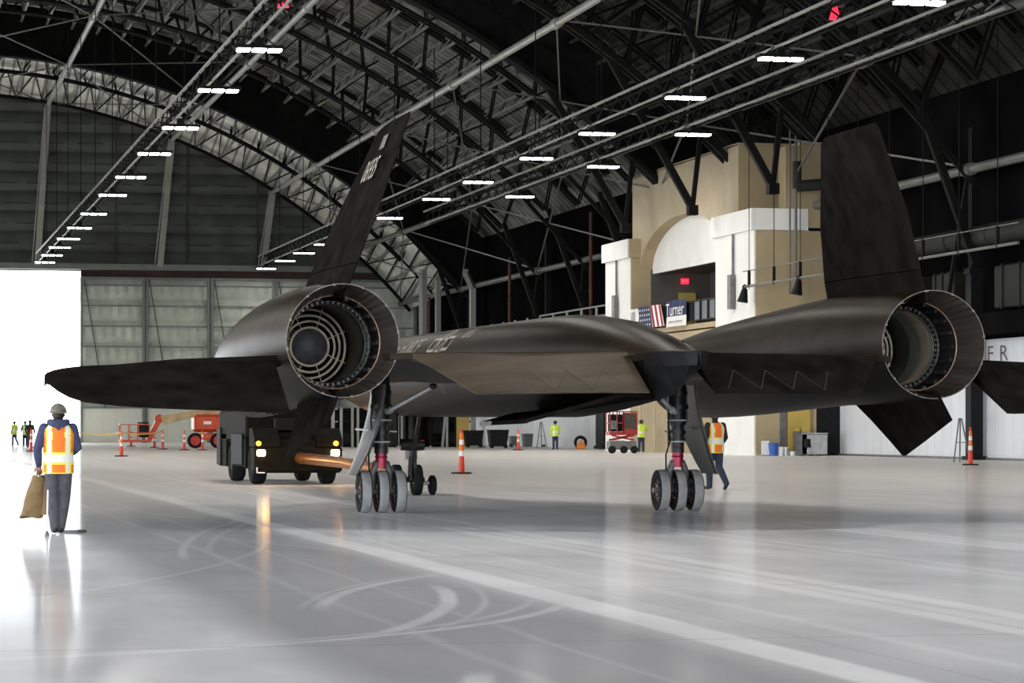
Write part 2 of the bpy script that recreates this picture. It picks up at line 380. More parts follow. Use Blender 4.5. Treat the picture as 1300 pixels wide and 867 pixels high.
for y0_, y1_ in ((85.4,151.9), (151.9,218.4), (218.4,245)):
    nn_ = 6 if y1_ < 240 else 3
    for q in range(1, nn_): lattice(y0_+(y1_-y0_)*q/nn_, RB+(1.0 if q % 2 == 0 else 1.7), .17 if q % 2 else .22, .10)
for y_ in (112, 125.3, 138.6): lattice(y_, RB, .30, .15)
# purlins: open-web joists running along the hangar under the deck
pur = []
npl = 27
for k in range(len(YB)-1):
    for i in range(npl):
        a = a_lo + (math.asin((XR-.8-CX)/RT)-a_lo)*(i+.5)/npl
        pur.append((YB[k], YB[k+1], a))
def purlin_mesh(gg, y0, y1, a):
    xt, zt = apt(a, RT-.18); xb, zb = apt(a, RT-1.35); nn = 14
    gg.bar((xt, y0, zt), (xt, y1, zt), .16); gg.bar((xb, y0, zb), (xb, y1, zb), .15)
    for j in range(nn):
        ya, yb = y0+(y1-y0)*j/nn, y0+(y1-y0)*(j+1)/nn
        if j % 2: gg.bar((xt, ya, zt), (xb, yb, zb), .075)
        else: gg.bar((xb, ya, zb), (xt, yb, zt), .075)
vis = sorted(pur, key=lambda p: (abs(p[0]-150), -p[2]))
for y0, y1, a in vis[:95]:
    g = G(); purlin_mesh(g, y0, y1, a); mk('purlin', g, M['purlin'] if y0 > 150 else M['purlin_shaded'], ceiling, smooth=False)
g = G()
for y0, y1, a in vis[95:]: purlin_mesh(g, y0, y1, a)
o = mk('purlin', g, M['purlin'], ceiling, smooth=False); o['kind'] = 'stuff'
# added sloping panel, its pale colour stands in for door-lit deck, with bar pattern and lattice arches in front of it
g = G(); n = 48; r0, r1 = [], []; aa = [a_lo+(a0b-a_lo)*i/n for i in range(n+1)]
for a in aa:
    p, q = apt(a, RB+.1), apt(a, RT-.2); r0.append(V(p[0], YF-.6, p[1])); r1.append(V(q[0], YF-20, q[1]))
g.loft([r0, r1], caps=False, closed=False); mk('lit_deck_panel', g, M['soffit'], ceiling, smooth=True)
for t, w in ((.02,.26), (.36,.16), (.72,.16)):
    g = G(); R_ = RB-.25+(RT-RB)*t; y_ = YF-1.3-19*t
    pts = [apt(a, R_) for a in aa]; ptu = [apt(a, R_+1.5) for a in aa]
    for i in range(n):
        g.bar((pts[i][0], y_, pts[i][1]), (pts[i+1][0], y_, pts[i+1][1]), w)
        a_, b_ = (pts[i], ptu[i+1]) if i % 2 else (ptu[i], pts[i+1])
        g.bar((a_[0], y_-(0 if i % 2 else 5.5), a_[1]), (b_[0], y_-(5.5 if i % 2 else 0), b_[1]), .09)
    mk('end_arch', g, M['lattice'], ceiling, smooth=False)
for i in range(1, n, 2):
    g = G(); p, q = r0[i], r1[i]; g.bar(p.lerp(q,.03)+V(0,-.3,-.3), p.lerp(q,.97)+V(0,-.3,-.3), .17); mk('lit_deck_panel_bar', g, M['pipe'], ceiling, smooth=False)
# tie pipes along the hangar on the girder bottoms
PX_ = [3.2, 14.0, 24.5, 33.2, 40.0, 44.6]
for x in PX_:
    z = arc(x, RB-.25) if x < 44 else 12.2
    g = G(); g.tube((x, 84, z), (x, YF-.3, z), .2, n=10)
    for yg in YB: g.tube((x, yg-.5, z), (x, yg+.5, z), .28, n=10)
    mk('tie_pipe', g, M['pipe'] if x < 36 else M['pipe_shaded'], ceiling)
# crossed rods between the pipes in each bay
for k in range(1, len(YB)-1):
    for i in range(len(PX_)-1):
        if i == 2: continue
        xa, xb = PX_[i], PX_[i+1]; za = arc(xa, RB-.1); zb = arc(xb, RB-.1) if xb < 44 else 12.3
        g = G(); g.bar((xa, YB[k], za), (xb, YB[k+1], zb), .085); g.bar((xb, YB[k], zb), (xa, YB[k+1], za), .085)
        mk('brace_rod', g, M['rod'], ceiling, smooth=False)

# far wall (dark quilted insulation over girts) with its sliding doors
door_x0, door_x1, HD = 16.75, 46.6, 14.9
def quilt(gg, x0, x1, z0, z1, y, bulge, mi, zfun=None, nx=40, step=1.72):
    nz = max(1, round((z1-z0)/step)); sub = 6
    for iz in range(nz):
        rr = []
        for s in range(sub+1):
            z = z0+(z1-z0)*(iz+s/sub)/nz; t = s/sub
            row = []
            for ix in range(nx+1):
                x = x0+(x1-x0)*ix/nx
                zz = z if zfun is None else min(z, zfun(x))
                b = bulge*(math.sin(PI*t)**.6)*(1.15-.45*t)*(.75+.35*math.sin(ix*1.7+iz*2.3))
                row.append(V(x, y-b, zz))
            rr.append(row)
        gg.loft(rr, m=mi, caps=False, closed=False)
g = G()
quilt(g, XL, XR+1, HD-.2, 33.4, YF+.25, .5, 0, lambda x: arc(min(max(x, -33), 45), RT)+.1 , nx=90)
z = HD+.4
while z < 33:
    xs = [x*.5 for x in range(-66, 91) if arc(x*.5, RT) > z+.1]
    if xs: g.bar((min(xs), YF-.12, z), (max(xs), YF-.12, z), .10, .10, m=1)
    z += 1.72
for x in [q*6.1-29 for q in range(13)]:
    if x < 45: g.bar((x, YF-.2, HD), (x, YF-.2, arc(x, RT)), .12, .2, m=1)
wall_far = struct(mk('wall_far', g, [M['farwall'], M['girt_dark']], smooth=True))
g = G(); g.box(((XL+XR)/2, YF-.75, HD+.16), (XR-XL, .5, .50)); g.box((31.9, YF-.2, HD-.45), (30.2, .35, .75), m=1); g.box((31.6, YF+.15, 7.2), (29.4, .1, 14.4), m=1); g.box((-26, YF+.1, 7.4), (13, .1, 14.8), m=1)
struct(mk('trim_1', g, [M['girt'], mat('rail_brown', (.05,.022,.015), .7, 0, .3, 1)], smooth=False))
for xt, dx in ((14.0,-.9), (24.5,-1.0), (33.2,-.8)):   # pale hanging posts between roof and door rail
    g = G(); zt = arc(xt, RB-.2); g.bar((xt, YF-1.2, zt), (xt+dx, YF-.9, HD+.2), .5, .32); g.bar((xt-.3, YF-1.0, zt-.3), (xt+dx-.45, YF-.8, HD+.2), .1)
    for q in (.3, .62): g.box((xt+dx*q, YF-1.15, zt+(HD-zt)*q), (.56, .4, .12))
    mk('hanging_post', g, M['pipe'], wall_far, smooth=False)
# sliding door leaves
def door_leaf(nm, x0, x1, yy):
    g = G()
    quilt(g, x0, x1, 3.0, HD-.7, yy+.3, .3, 0, nx=24, step=1.75)
    for zz in [3.0+1.75*i for i in range(7)]: g.bar((x0, yy-.06, zz), (x1, yy-.06, zz), .12, .12, m=1)
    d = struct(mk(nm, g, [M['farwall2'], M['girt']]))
    g = G(); g.box(((x0+x1)/2, yy+.1, 1.5), (x1-x0, .25, 3.0)); mk('lower_panel', g, M['doorpanel'], d, smooth=False)
    g = G()
    for x in (x0+.1, x1-.1): g.bar((x, yy-.12, 0), (x, yy-.12, HD-.7), .22, .3)
    g.bar((x0, yy-.12, HD-.8), (x1, yy-.12, HD-.8), .2, .2); mk('door_frame', g, M['girt'], d, smooth=False)
    for t in (.35,):
        g = G(); g.bar((x0+(x1-x0)*t+.2, yy-.15, 3.0), (x0+.3, yy-.15, HD-.8), .07); mk('diagonal_brace', g, M['girt_dark'], d, smooth=False)
    return d
xs_d = [16.75, 21.9, 23.0]
leafs = [(16.75, 22.3), (22.3, 27.9), (27.9, 33.5), (33.5, 39.1), (39.1, 46.0)]
for i, (a, b) in enumerate(leafs): door_leaf('door_%d' % (i+1), a, b-.08, YF-.45+(.12 if i % 2 else 0))
door_leaf('door_6', XL, -20, YF-.4)
# unseen end and left walls; left openings added to let daylight in
g = G(); g.box((XL-.4, 77, 9), (.4, 14, 18)); g.box((XL-.4, 195, 9), (.4, 100, 18)); g.box((XL-.4, 55, 16.7), (.4, 170, 3))
struct(mk('wall_left', g, M['darkwall'], smooth=False))
g = G(); g.box(((XL+XR)/2, YN-.3, 25), (XR-XL+4, .4, 19)); struct(mk('wall_near_blocker', g, M['darkwall'], smooth=False))  # unseen end header, added to keep daylight off the roof
# right wall: black above, white metal cladding below
g = G(); g.box((XR+1.1, (YN+YF)/2, 9.3), (.3, YF-YN, 18.6))
wall_right = struct(mk('wall_right', g, M['darkwall'], smooth=False))
g = G(); g.box((XR+.55, (YN+132)/2, 2.55), (.5, 132-YN, 5.1)); g.box((XR-.2, (161+228)/2, 2.1), (.5, 228-161, 4.2))
g.box((XR+.25, (YN+132)/2, .05), (.12, 132-YN, .10), m=1)
struct(mk('trim_2', g, [M['whitewall'], M['grey']], smooth=False))
g = G(); g.box((XR-.3, 95, 5.6), (2.6, 74, .9)); struct(mk('trim_3', g, M['darkwall'], smooth=False))   # dark soffit over the white cladding
for yc in YG + [125.3, 152]:                                   # wall columns
    if yc in (138.6, 152.0): continue
    g = G(); yc = yc+1.2 if yc == 112 else yc
    g.box((XR-.15, yc, 4.0), (.55, .62, 8.0)); g.box((XR-.15, yc, 11.0), (.38, .40, 6.2), m=1)
    g.box((XR-.15, yc, 8.0), (.7, .7, .25)); g.box((XR-.15, yc, .08), (.8, .8, .16))
    if yc == 125.3: continue
    mk('column', g, [M['black'], M['lattice']], wall_right, smooth=False)
for yc in YG[1:] + [125.3, 151.9, 178.5]:                      # inclined knee struts where the arches come down
    g = G(); zt = arc(36.5, RB)
    if 130 < yc < 160 or yc == 125.3:
        g.bar((40.3, yc, 12.5), (36.0, yc, zt+.2), .34); g.bar((40.3, yc, 12.5), (41.0, yc, arc(41, RB)+2.5), .22); g.bar((38.2, yc, 15.6), (40.6, yc, 17.5), .18); g.box((40.3, yc, 12.4), (.5, .5, .5))
    else:
        g.bar((44.9, yc, 8.3), (42.2, yc, 15.5), .3); g.bar((44.9, yc, 11.6), (39, yc, arc(39, RB)), .22); g.bar((44.8, yc+3, 6.5), (44.6, yc, 12), .16)
    mk('knee_strut', g, M['lattice'], wall_right, smooth=False)

# ================================================================== hall fittings on the right-hand side
fac = thing('entrance_portal', 'tall cream entrance portal with white pillars, shallow arch and open balcony', 'facade', (41.5, 146, 0))
def fp(name, g, m, smooth=False, parent=None): 
    o = mk(name, g, m, parent or fac, smooth=smooth); 
    if parent is None: o.location = (-41.5, -146, 0)
    return o
for (y0, y1) in ((132.0, 138.5), (155.3, 160.9)):
    g = G(); yc = (y0+y1)/2
    g.box((42.9, yc, 5.5), (2.8, y1-y0, 11.0)); pil = fp('pillar', g, [M['white']])
    g = G(); g.box((42.75, yc, 11.5), (2.9, y1-y0+.35, 1.05)); fp('pillar_cap', g, M['white'])
    g = G(); g.bar((41.42, yc, 8.9), (41.42, yc, 11.0), .10); g.box((41.32, yc, 8.1), (.22, .55, 1.7)); fp('wall_sconce', g, M['grey'])
for c_, d_ in (((43.9,131.9,5.5),(4.7,.12,10.9)), ((44.7,131.9,13.1),(3.3,.12,4.0)), ((42.1,155.22,5.5),(1.15,.12,10.9)), ((42.0,155.05,11.5),(1.3,.1,1.05)), ((45.2,133.6,13.2),(2.8,3.3,4.2))):
    g = G(); g.box(c_, d_); fp('side_wall', g, M['beige2'])
# upper block with the segmental arch cut out of it
g = G(); Y0, Y1, ztop = 136.4, 156.8, 15.6; n = 40
def archz(y):
    t = (y-146.9)/8.35
    return 10.05+2.75*math.sqrt(max(0, 1-t*t)) if abs(t) < 1 else 10.05
rA, rB = [], []
for i in range(n+1):
    y = Y0+(Y1-Y0)*i/n; rA.append(V(42.05, y, archz(y))); rB.append(V(42.05, y, ztop))
g.loft([rA, rB], caps=False, closed=False)
rC = [V(42.75, p.y, p.z) for p in rA]; g.loft([rA, rC], caps=False, closed=False, m=1)
g.box((44.2, (Y0+Y1)/2, ztop), (4.3, Y1-Y0, .12)); g.box((43.9, Y0, 12.8), (3.7, .1, 5.6), m=1); g.box((43.9, Y1, 12.8), (3.7, .1, 5.6))
fp('upper_block', g, [M['beige'], M['beige2']])
g = G(); g.box((42.85, 146.9, 11.45), (.2, 16.7, 2.8)); fp('arch_panel', g, M['white'])
g = G(); g.box((44.3, 146.9, 6.6), (5.6, 16.7, .35)); g.box((41.65, 146.9, 3.2), (.3, 16.7, 6.6))
for y in (141, 144, 147, 150, 153): g.box((41.5, y, 2.4), (.12, .18, 4.8), m=1)
fp('balcony_floor', g, [M['beige2'], M['beige']])
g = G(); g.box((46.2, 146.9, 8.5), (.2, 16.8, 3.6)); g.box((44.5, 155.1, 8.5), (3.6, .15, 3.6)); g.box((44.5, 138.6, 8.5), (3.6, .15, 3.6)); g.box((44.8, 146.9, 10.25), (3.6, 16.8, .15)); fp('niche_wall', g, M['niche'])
g = G(); g.box((44.75, 154.95, 7.9), (1.0, .12, 2.2)); fp('niche_door', g, M['yellowdoor'])
g = G(); g.box((44.6, 154.9, 9.65), (.44, .12, .30)); ex = fp('exit_sign', g, M['exit'])
g = G(); vs, fs = text_mesh('EXIT', .2); g.add([V(44.6+v.x*.9, 154.83, 9.65+v.y) for v in vs], fs); fp('exit_lettering', g, M['conewhite'])
g = G()
for y in [138.7+1.38*i for i in range(13)]: g.bar((41.55, y, 6.78), (41.55, y, 7.95), .06)
g.bar((41.55, 138.6, 7.97), (41.55, 155.2, 7.97), .08); g.bar((41.55, 138.6, 6.95), (41.55, 155.2, 6.95), .05); fp('balcony_rail', g, M['duct'])
g = G(); g.box((41.60, 146.9, 7.45), (.02, 16.5, .95)); fp('glass_panel', g, M['glass'])
g = G(); g.box((43.7, 131.78, 1.5), (1.15, .1, 3.0)); d = fp('yellow_door', g, M['yellowdoor'])
g = G(); g.box((45.25, 131.78, 1.5), (1.4, .1, 3.0), m=0); g.box((44.52,131.76,1.5), (.12,.12,3.0), m=1); g.box((42.9,131.76,1.5), (.3,.1,3.0), m=2); fp('dark_doorway', g, [M['black'], M['beige2'], M['grey']])

# banners hanging on the balcony rail (seen from the hall side, reading towards -Y)
def banner(name, label, cat, y0, y1, parts, z0=6.75, z1=7.95):
    t = thing(name, label, cat, (42.4, (y0+y1)/2, z0))
    for nm, g, m in parts: 
        o = mk(nm, g, m, t, smooth=False); o.location = (-42.4, -(y0+y1)/2, -z0)
    return t
def cloth(y0, y1, z0, z1, x=42.38, ripple=.04, n=16):
    g = G(); rr = []
    for k in range(5):
        z = z0+(z1-z0)*k/4; rr.append([V(x+ripple*math.sin(i*1.1+k*.5), y0+(y1-y0)*i/n, z) for i in range(n+1)])
    return g.loft(rr, caps=False, closed=False)
def stripes(y0, y1, n, z0, z1, x):
    g = G()
    for i in range(n):
        a = y0+(y1-y0)*(i+.0)/n; b = a+(y1-y0)*.5/n; g.add([(x,a,z0),(x,b,z0),(x,b+.55,z1),(x,a+.55,z1)], [(0,1,2,3)])
    return g
fl = G().add([(41.36,147.6,6.85),(41.36,150.3,6.85),(41.36,150.9,8.05),(41.36,148.4,8.05)], [(0,1,2,3)])
cant = G().add([(41.34,150.0,6.85),(41.34,152.6,6.85),(41.34,153.0,8.05),(41.34,150.6,8.05)], [(0,1,2,3)])
for i in range(4):
    for j in range(5):
        y, z = 150.35+j*.46+i*.08, 6.98+i*.27; cant.add([(41.31,y,z),(41.31,y+.15,z),(41.31,y+.15,z+.1),(41.31,y,z+.1)], [(0,1,2,3)], 1)
def flag_stripes():
    g = G()
    for i in range(3):
        a, b = 147.75+i*.85, 148.15+i*.85; g.add([(41.34,a,6.85),(41.34,b,6.85),(41.34,b+.7,8.05),(41.34,a+.7,8.05)], [(0,1,2,3)])
    return g
banner('flag_banner', 'flag with red and white stripes and starry blue field draped over balcony rail', 'flag', 147.6, 153,
       [('stripe_field', fl, M['silver']), ('red_stripe', flag_stripes(), M['bannerred']), ('canton', cant, [M['navycloth'], M['silver']])])
bw = cloth(153.1, 154.9, 6.9, 8.0, 41.38)
bb = G(); vs, fs = text_mesh('W', .9); bb.add([V(41.3, 154.0-v.x, 7.5+v.y) for v in vs], fs)
banner('white_banner', 'small white banner with dark letter on rail beside the flag', 'banner', 153.1, 154.9, [('cloth', bw, M['white']), ('lettering', bb, M['navycloth'])])
tb = cloth(143.5, 147.3, 7.3, 8.15, 41.38, .02); tw = cloth(143.5, 147.3, 6.75, 7.3, 41.38, .02)
tt = G(); vs, fs = text_mesh('Turner', 1.0)
xm = max(abs(v.x) for v in vs); tt.add([V(41.3, 145.4-v.x/xm*1.75, 7.62+v.y*.95) for v in vs], fs)
tl = G(); tl.box((41.32,145.4,7.0), (.01,2.6,.1))
banner('company_banner', 'navy and white banner with white lettering on balcony rail', 'banner', 143.5, 147.3,
       [('cloth', tb, M['navycloth']), ('lower_cloth', tw, M['white']), ('lettering', tt, M['white']), ('underline', tl, M['mark'])])
# grey letters high on the white wall
g = G()
for ch, px in (('F', 1257), ('R', 1274)):
    u = (px-650)/F_PX; d = (XR+.28)/(SN+CS*u); y = d*(CS-SN*u)
    vs, fs = text_mesh(ch, .95); g.add([V(XR+.285, y-v.x*1.7, 4.45+v.y*1.0) for v in vs], fs)
o = mk('wall_lettering', g, M['mark_grey'], smooth=False); tag(o, 'two faded grey letters high on white wall beside right engine', 'lettering')
# ducts on the black wall above the soffit
for i, (y, w) in enumerate(((121, 3.0), (116.6, 2.6), (108, 5.5), (101, 4.4))):
    g = G(); g.box((XR+.2, y, 7.2), (.9, w, 1.8), bev=.06); 
    for k in range(3): g.box((XR-.27, y-w/2+w*(k+.5)/3, 7.2), (.08, .1, 1.86))
    o = mk('air_duct', g, M['duct']); tag(o, ['boxy grey air duct on black wall, nearest the portal', 'boxy grey air duct on black wall, second from the portal', 'long grey air duct on black wall behind right fin', 'grey air duct on black wall at right frame edge'][i], 'duct', 'grey air ducts on the right wall')
g = G(); g.tube((XR-.4, 90, 9.4), (XR-.4, 127, 9.4), .45, n=14); 
for k in range(8): g.torus((XR-.4, 92+k*4.6, 9.4), .45, .05, n=14, k=6)
o = mk('round_duct', g, M['duct']); tag(o, 'long round dark duct running along the right wall', 'duct')
# lighting pipe with spotlights hung in front of the right wall
lp = thing('lighting_bar', 'thin pale lighting pipe hung on rods beside the portal, carrying spotlights', 'lighting bar', (41.0, 115, 8.2))
g = G(); g.tube((0,-17,0), (0,17.2,0), .06, n=8); g.tube((0,-17,.75), (0,17.2,.75), .025, n=6); mk('pipe', g, M['rod'], lp)
for i in range(9):
    g = G(); y = -15+i*3.9; g.tube((0,y,-.15), (0,y,9.0), .02, n=6); g.box((0,y,.35), (.12,.12,.8)); mk('hanger', g, M['lattice'], lp)
def spot_(loc, label):
    t = thing('spotlight', label, 'spotlight', loc, 0, 'spotlights on the lighting pipe')
    g = G(); g.tube((0,0,-.1), (-.12,0,-.75), .13, .27, n=14); mk('can', g, M['black'], t)
    g = G(); g.bar((0,0,.0), (0,0,-.2), .08); g.torus((0,0,0), .09, .03, n=12, k=6); mk('clamp', g, M['black'], t)
spot_((41.0, 131.9, 8.2), 'black spotlight at portal end of lighting pipe')
spot_((41.0, 123.6, 8.2), 'black spotlight hanging under lighting pipe near right fin')
g = G(); g.tube((43.2,130.5,13.0), (46,129.5,13.2), .28, n=12); g.tube((43.2,130.5,12.9), (43.2,130.5,14.2), .22, n=12)
o = mk('elbow_duct', g, M['duct']); tag(o, 'dark elbow duct in front of tan portal wall near fin', 'duct')
g = G(); g.tube((43.3,131.0,7.8), (43.3,131.0,16), .07, n=8); g.tube((43.0,131.0,7.8), (43.0,131.0,16), .05, n=8)
o = mk('conduit', g, M['rod']); tag(o, 'thin vertical conduit pair down the tan side of portal', 'pipe')
# walkway and handrail along the far right wall
wk = thing('wall_walkway', 'long wall walkway with pale stepped handrail beyond the portal', 'walkway', (43.8, 200, 7.6))
g = G(); g.box((.6, 0, -.1), (2.0, 76, .2)); g.box((1.5,0,.55), (.1,70,.9)); mk('deck', g, M['duct'], wk, smooth=False)
g = G()
for y0, y1, z in ((-38,-14,1.25),(-14,14,1.05),(14,36,.7)):
    for dz in (0, -.6): g.bar((-.35,y0,z+dz), (-.35,y1,z+dz), .10)
    g.bar((-.35,y1,z), (-.35,y1+.7,z-.5), .10)
mk('handrail', g, M['rod'], wk, smooth=False)
for i in range(20):
    g = G(); y = -37+i*3.85; g.bar((-.35,y,-.1), (-.35,y,1.25), .12); mk('rail_post', g, M['pipe'], wk, smooth=False)
for i, (px, ztop, zb) in enumerate(((647,13.5,8.2),(750,15,6.5),(545,12.0,8))):
    u = (px-650)/F_PX; d = 44.0/(SN+CS*u); y = d*(CS-SN*u)
    g = G(); g.tube((44.0,y,7.7), (44.0,y,ztop), .11, n=8)
    for q in range(4): g.torus((44.0,y,ztop-2*q-1), .13, .03, 'z', 10, 5)
    o = mk('sprinkler_riser', g, M['rust']); tag(o, ['rust red riser pipe beyond middle of walkway', 'rust red riser pipe beside white portal pillar', 'rust red riser pipe at far corner of hall'][i], 'pipe', 'rust red riser pipes on right wall')
for i, (px, zt, w) in enumerate(((600, 12.0, .55), (556, 13.5, .5), (537,14.5,1.6))):
    u = (px-650)/F_PX; d = 44.3/(SN+CS*u); y = d*(CS-SN*u)
    g = G(); g.box((44.3,y,zt/2), (.4,w,zt)); 
    if i == 0: g.bar((44.3,y,zt), (43.4,y-1.5,zt+1.2), .4)
    g.box((44.3,y,.06), (.7,w+.3,.12)); o = mk('pale_column', g, M['pipe'], smooth=False); tag(o, ['pale steel column with bent head beside walkway', 'slim pale steel column near far corner', 'broad pale column at far corner of hall'][i], 'column')
# hall lights: rows of hanging lamps and the trusses they hang from
def light_truss(x, z, y0, y1, label):
    t = thing('lighting_truss', label, 'truss', (x, y0, z))
    for dx, dz, w, m in ((-.28,1.25,.10,'pipe'),(.28,1.25,.10,'lattice'),(-.2,.45,.08,'pipe'),(.2,.45,.08,'lattice')):
        g = G(); g.bar((dx,0,dz), (dx,y1-y0,dz), w); mk('rail', g, M[m], t, smooth=False)
    g = G(); k = int((y1-y0)/2.2)
    for i in range(k):
        ya, yb = (y1-y0)*i/k, (y1-y0)*(i+1)/k
        g.bar((-.28,ya,1.25), (-.2,yb,.45), .05); g.bar((.2,ya,.45), (.28,yb,1.25), .05); g.bar((-.28,ya,1.25), (.28,ya,1.25), .05)
    mk('lacing', g, M['lattice'], t, smooth=False)
    for i in range(int((y1-y0)/13.3)+1):
        y = 2+13.3*i
        if y < y1-y0: g = G(); g.bar((0,y,1.25), (0,y,arc(x,RB)-z+1.2), .05); mk('suspension_rod', g, M['lattice'], t, smooth=False)
light_truss(13.2, 14.8, 84, YF-2, 'dark lighting truss over left row of lamps, running to bright doorway')
light_truss(32.1, 14.8, 70, YF-2, 'lighting truss over long right-hand row of lamps')
light_truss(36.5, 14.8, 88, 190, 'short lighting truss nearest the entrance portal')
lampproto = None
def lamp(x, y, label, grp):
    global lampproto
    if lampproto is None:
        t = thing('hanging_lamp', label, 'lamp', (x,y,14.8), 0, grp)
        g = G(); g.box((0,0,.12), (1.75,.6,.12)); g.box((0,0,.3), (.3,.3,.3)); mk('housing', g, M['black'], t, smooth=False)
        g = G(); g.bar((-.6,0,.18), (-.2,0,.5), .04); g.bar((.6,0,.18), (.2,0,.5), .04); mk('hanger', g, M['black'], t, smooth=False)
        for dx in (-.56, 0, .56):
            g = G(); g.box((dx,0,.02), (.44,.56,.09)); mk('lamp_panel', g, M['lamp'], t, smooth=False)
        lampproto = t
    else: dup(lampproto, (x,y,14.8), 0, label, grp)
ORD = ['nearest', 'second', 'third', 'fourth', 'fifth', 'sixth', 'seventh', 'eighth', 'ninth', 'tenth', 'eleventh', 'twelfth', 'thirteenth', 'fourteenth']
def row(x, pts, nm, grp):
    for i, px in enumerate(pts):
        u = (px-650)/F_PX; d = x/(SN+CS*u); y = d*(CS-SN*u)
        if y > YF-4: y = YF-4
        LAMPS.append((x, y))
        lamp(x, y, 'bright hanging lamp, %s from the front in the %s' % (ORD[i], nm), grp)
LAMPS = []
row(32.1, [1167, 991, 870, 758, 681, 607, 554, 495, 444, 413, 386, 362, 338], 'long right-hand row', 'lamps in the right-hand row')
row(13.2, [329, 277, 229, 196, 166, 143, 119, 101, 87, 76, 66, 57], 'left row over the doorway', 'lamps in the left row')
row(36.5, [880, 766, 660], 'short row by the portal', 'lamps in the short row by the portal')
# red warning beacons on the trusses
for i, (px, x, z) in enumerate(((359, 13.6, 15.9), (1060, 32.5, 15.6))):
    u = (px-650)/F_PX; d = x/(SN+CS*u); y = d*(CS-SN*u)
    t = thing('warning_bell', ['small red alarm horn above the left row of lamps', 'small red alarm horn beside the right-hand lamp truss'][i], 'alarm', (x,y,z))
    g = G(); g.tube((0,0,0), (0,0,.45), .22, .08, n=12); mk('horn', g, M['exit'], t); g = G(); g.box((.1,0,.55), (.4,.3,.2)); mk('bracket', g, M['grey'], t)

# ================================================================== AIRCRAFT  (local: +Y = nose, origin on floor between main wheels)
AX, AY = 10.73, 46.19
ac = thing('spy_jet', 'large black delta-winged twin-engine jet seen from behind on its wheels', 'aircraft', (AX, AY, 0))
def ap(name, g, m, parent=ac, **k): return mk(name, g, m, parent, **k)
def ring(y, cz, rx, rz, n=48, pw=2.0, cx=0):
    R = []
    for k in range(n):
        a = 2*PI*k/n; c, s = math.cos(a), math.sin(a)
        R.append(V(cx+rx*math.copysign(abs(c)**(2/pw), c), y, cz+rz*math.copysign(abs(s)**(2/pw), s)))
    return R
# fuselage
prof = [(-9.35,2.42,.03,.03),(-9.1,2.42,.16,.05),(-8.75,2.38,.30,.12),(-8.4,2.35,.38,.23),(-8.0,2.34,.45,.32),(-7.2,2.34,.56,.45),(-5.8,2.37,.70,.62),(-4.2,2.37,.79,.75),(-2.7,2.38,.81,.81),(0,2.40,.82,.82),
        (6,2.43,.82,.83),(12,2.46,.82,.83),(15,2.5,.80,.80),(17,2.56,.72,.68),(19,2.56,.56,.50),(20.6,2.53,.33,.28),(21.5,2.5,.12,.1),(21.75,2.49,.02,.02)]
def tail_ring(y, cz, rx, rz):
    if y > -4.5: return ring(y, cz, rx, rz)
    k_ = min(1, (-4.5-y)/2.9); R_ = ring(y, cz, rx, rz); out = []
    for i, p in enumerate(R_):
        a = 2*PI*i/len(R_)
        if math.sin(a) < 0:                      # keel-like V underneath, flat shelf at wing height
            q = V(rx*1.15*math.cos(a), y, 2.42-(2.42-(cz-rz*1.25))*(1-abs(math.cos(a)))); p = p.lerp(q, k_)
        out.append(p)
    return out
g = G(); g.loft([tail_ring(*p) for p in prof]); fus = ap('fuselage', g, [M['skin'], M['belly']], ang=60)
def shade_underside(o, zn=-.25):  # gives downward faces the painted-shade material
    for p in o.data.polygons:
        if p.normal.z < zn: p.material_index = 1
shade_underside(fus)
g = G(); g.loft([[V(-w_,y_,2.445), V(w_,y_,2.445), V(w_*.75,y_,2.25), V(0,y_,b_), V(-w_*.75,y_,2.25)] for y_, w_, b_ in ((-6.4,.44,1.72),(-7.6,.45,1.80),(-8.5,.44,1.88),(-8.9,.38,2.08),(-9.45,.14,2.38),(-9.6,.03,2.43))]); ap('tail_shade_wedge', g, M['black'], smooth=False)  # black wedge stands in for the shadowed gap under the tail
g = G()                                         # cockpit canopy hump
g.loft([ring(13.4+i*.45, 3.12-abs(i-4)*.05, .28*math.sin(PI*(i+.6)/10.2), .30*math.sin(PI*(i+.6)/10.2)) for i in range(10)]); ap('canopy', g, M['blackpl'], ang=60)
g = G(); g.tube((0,21.6,2.49), (0,23.0,2.47), .03, .012, n=8); ap('nose_probe', g, M['strut'])
# markings wrapped on the port side of the fuselage
def wrap(g, vs, fs, y0, ang0, R=.835, cz=2.43):
    g.add([V(-R*math.cos(ang0+v.y/R), y0-v.x, cz+R*math.sin(ang0+v.y/R)) for v in vs], fs)
g = G(); vs, fs = subdivide(*text_mesh('U.S. AIR FORCE', .62), .12); wrap(g, vs, fs, 9.2, math.radians(38))
vs, fs = subdivide(*text_mesh('06935', .34), .12); wrap(g, vs, fs, 3.0, math.radians(50)); ap('lettering', g, M['mark'], fus, smooth=False)
g = G(); vs = []; fs = []
def outline(pts, w):
    for i in range(len(pts)):
        a, b = Vector(pts[i]), Vector(pts[(i+1) % len(pts)]); d = (b-a).normalized(); q = V(-d.y, d.x, 0)*w/2
        o = len(vs); vs.extend([a-q, b-q, b+q, a+q]); fs.append((o,o+1,o+2,o+3))
P5 = [(.34*(1 if i % 2 == 0 else .40)*math.sin(PI*i/5), .34*(1 if i % 2 == 0 else .40)*math.cos(PI*i/5), 0) for i in range(10)]
outline(P5, .05); outline([(.40*math.cos(PI*i/14), .40*math.sin(PI*i/14), 0) for i in range(28)], .05)
outline([(.4,-.14,0),(.95,-.14,0),(.95,.14,0),(.4,.14,0)], .06); outline([(-.4,-.14,0),(-.95,-.14,0),(-.95,.14,0),(-.4,.14,0)], .06)
vs2, fs2 = subdivide(vs, fs, .12); wrap(g, vs2, fs2, 5.0, math.radians(38), R=.838)
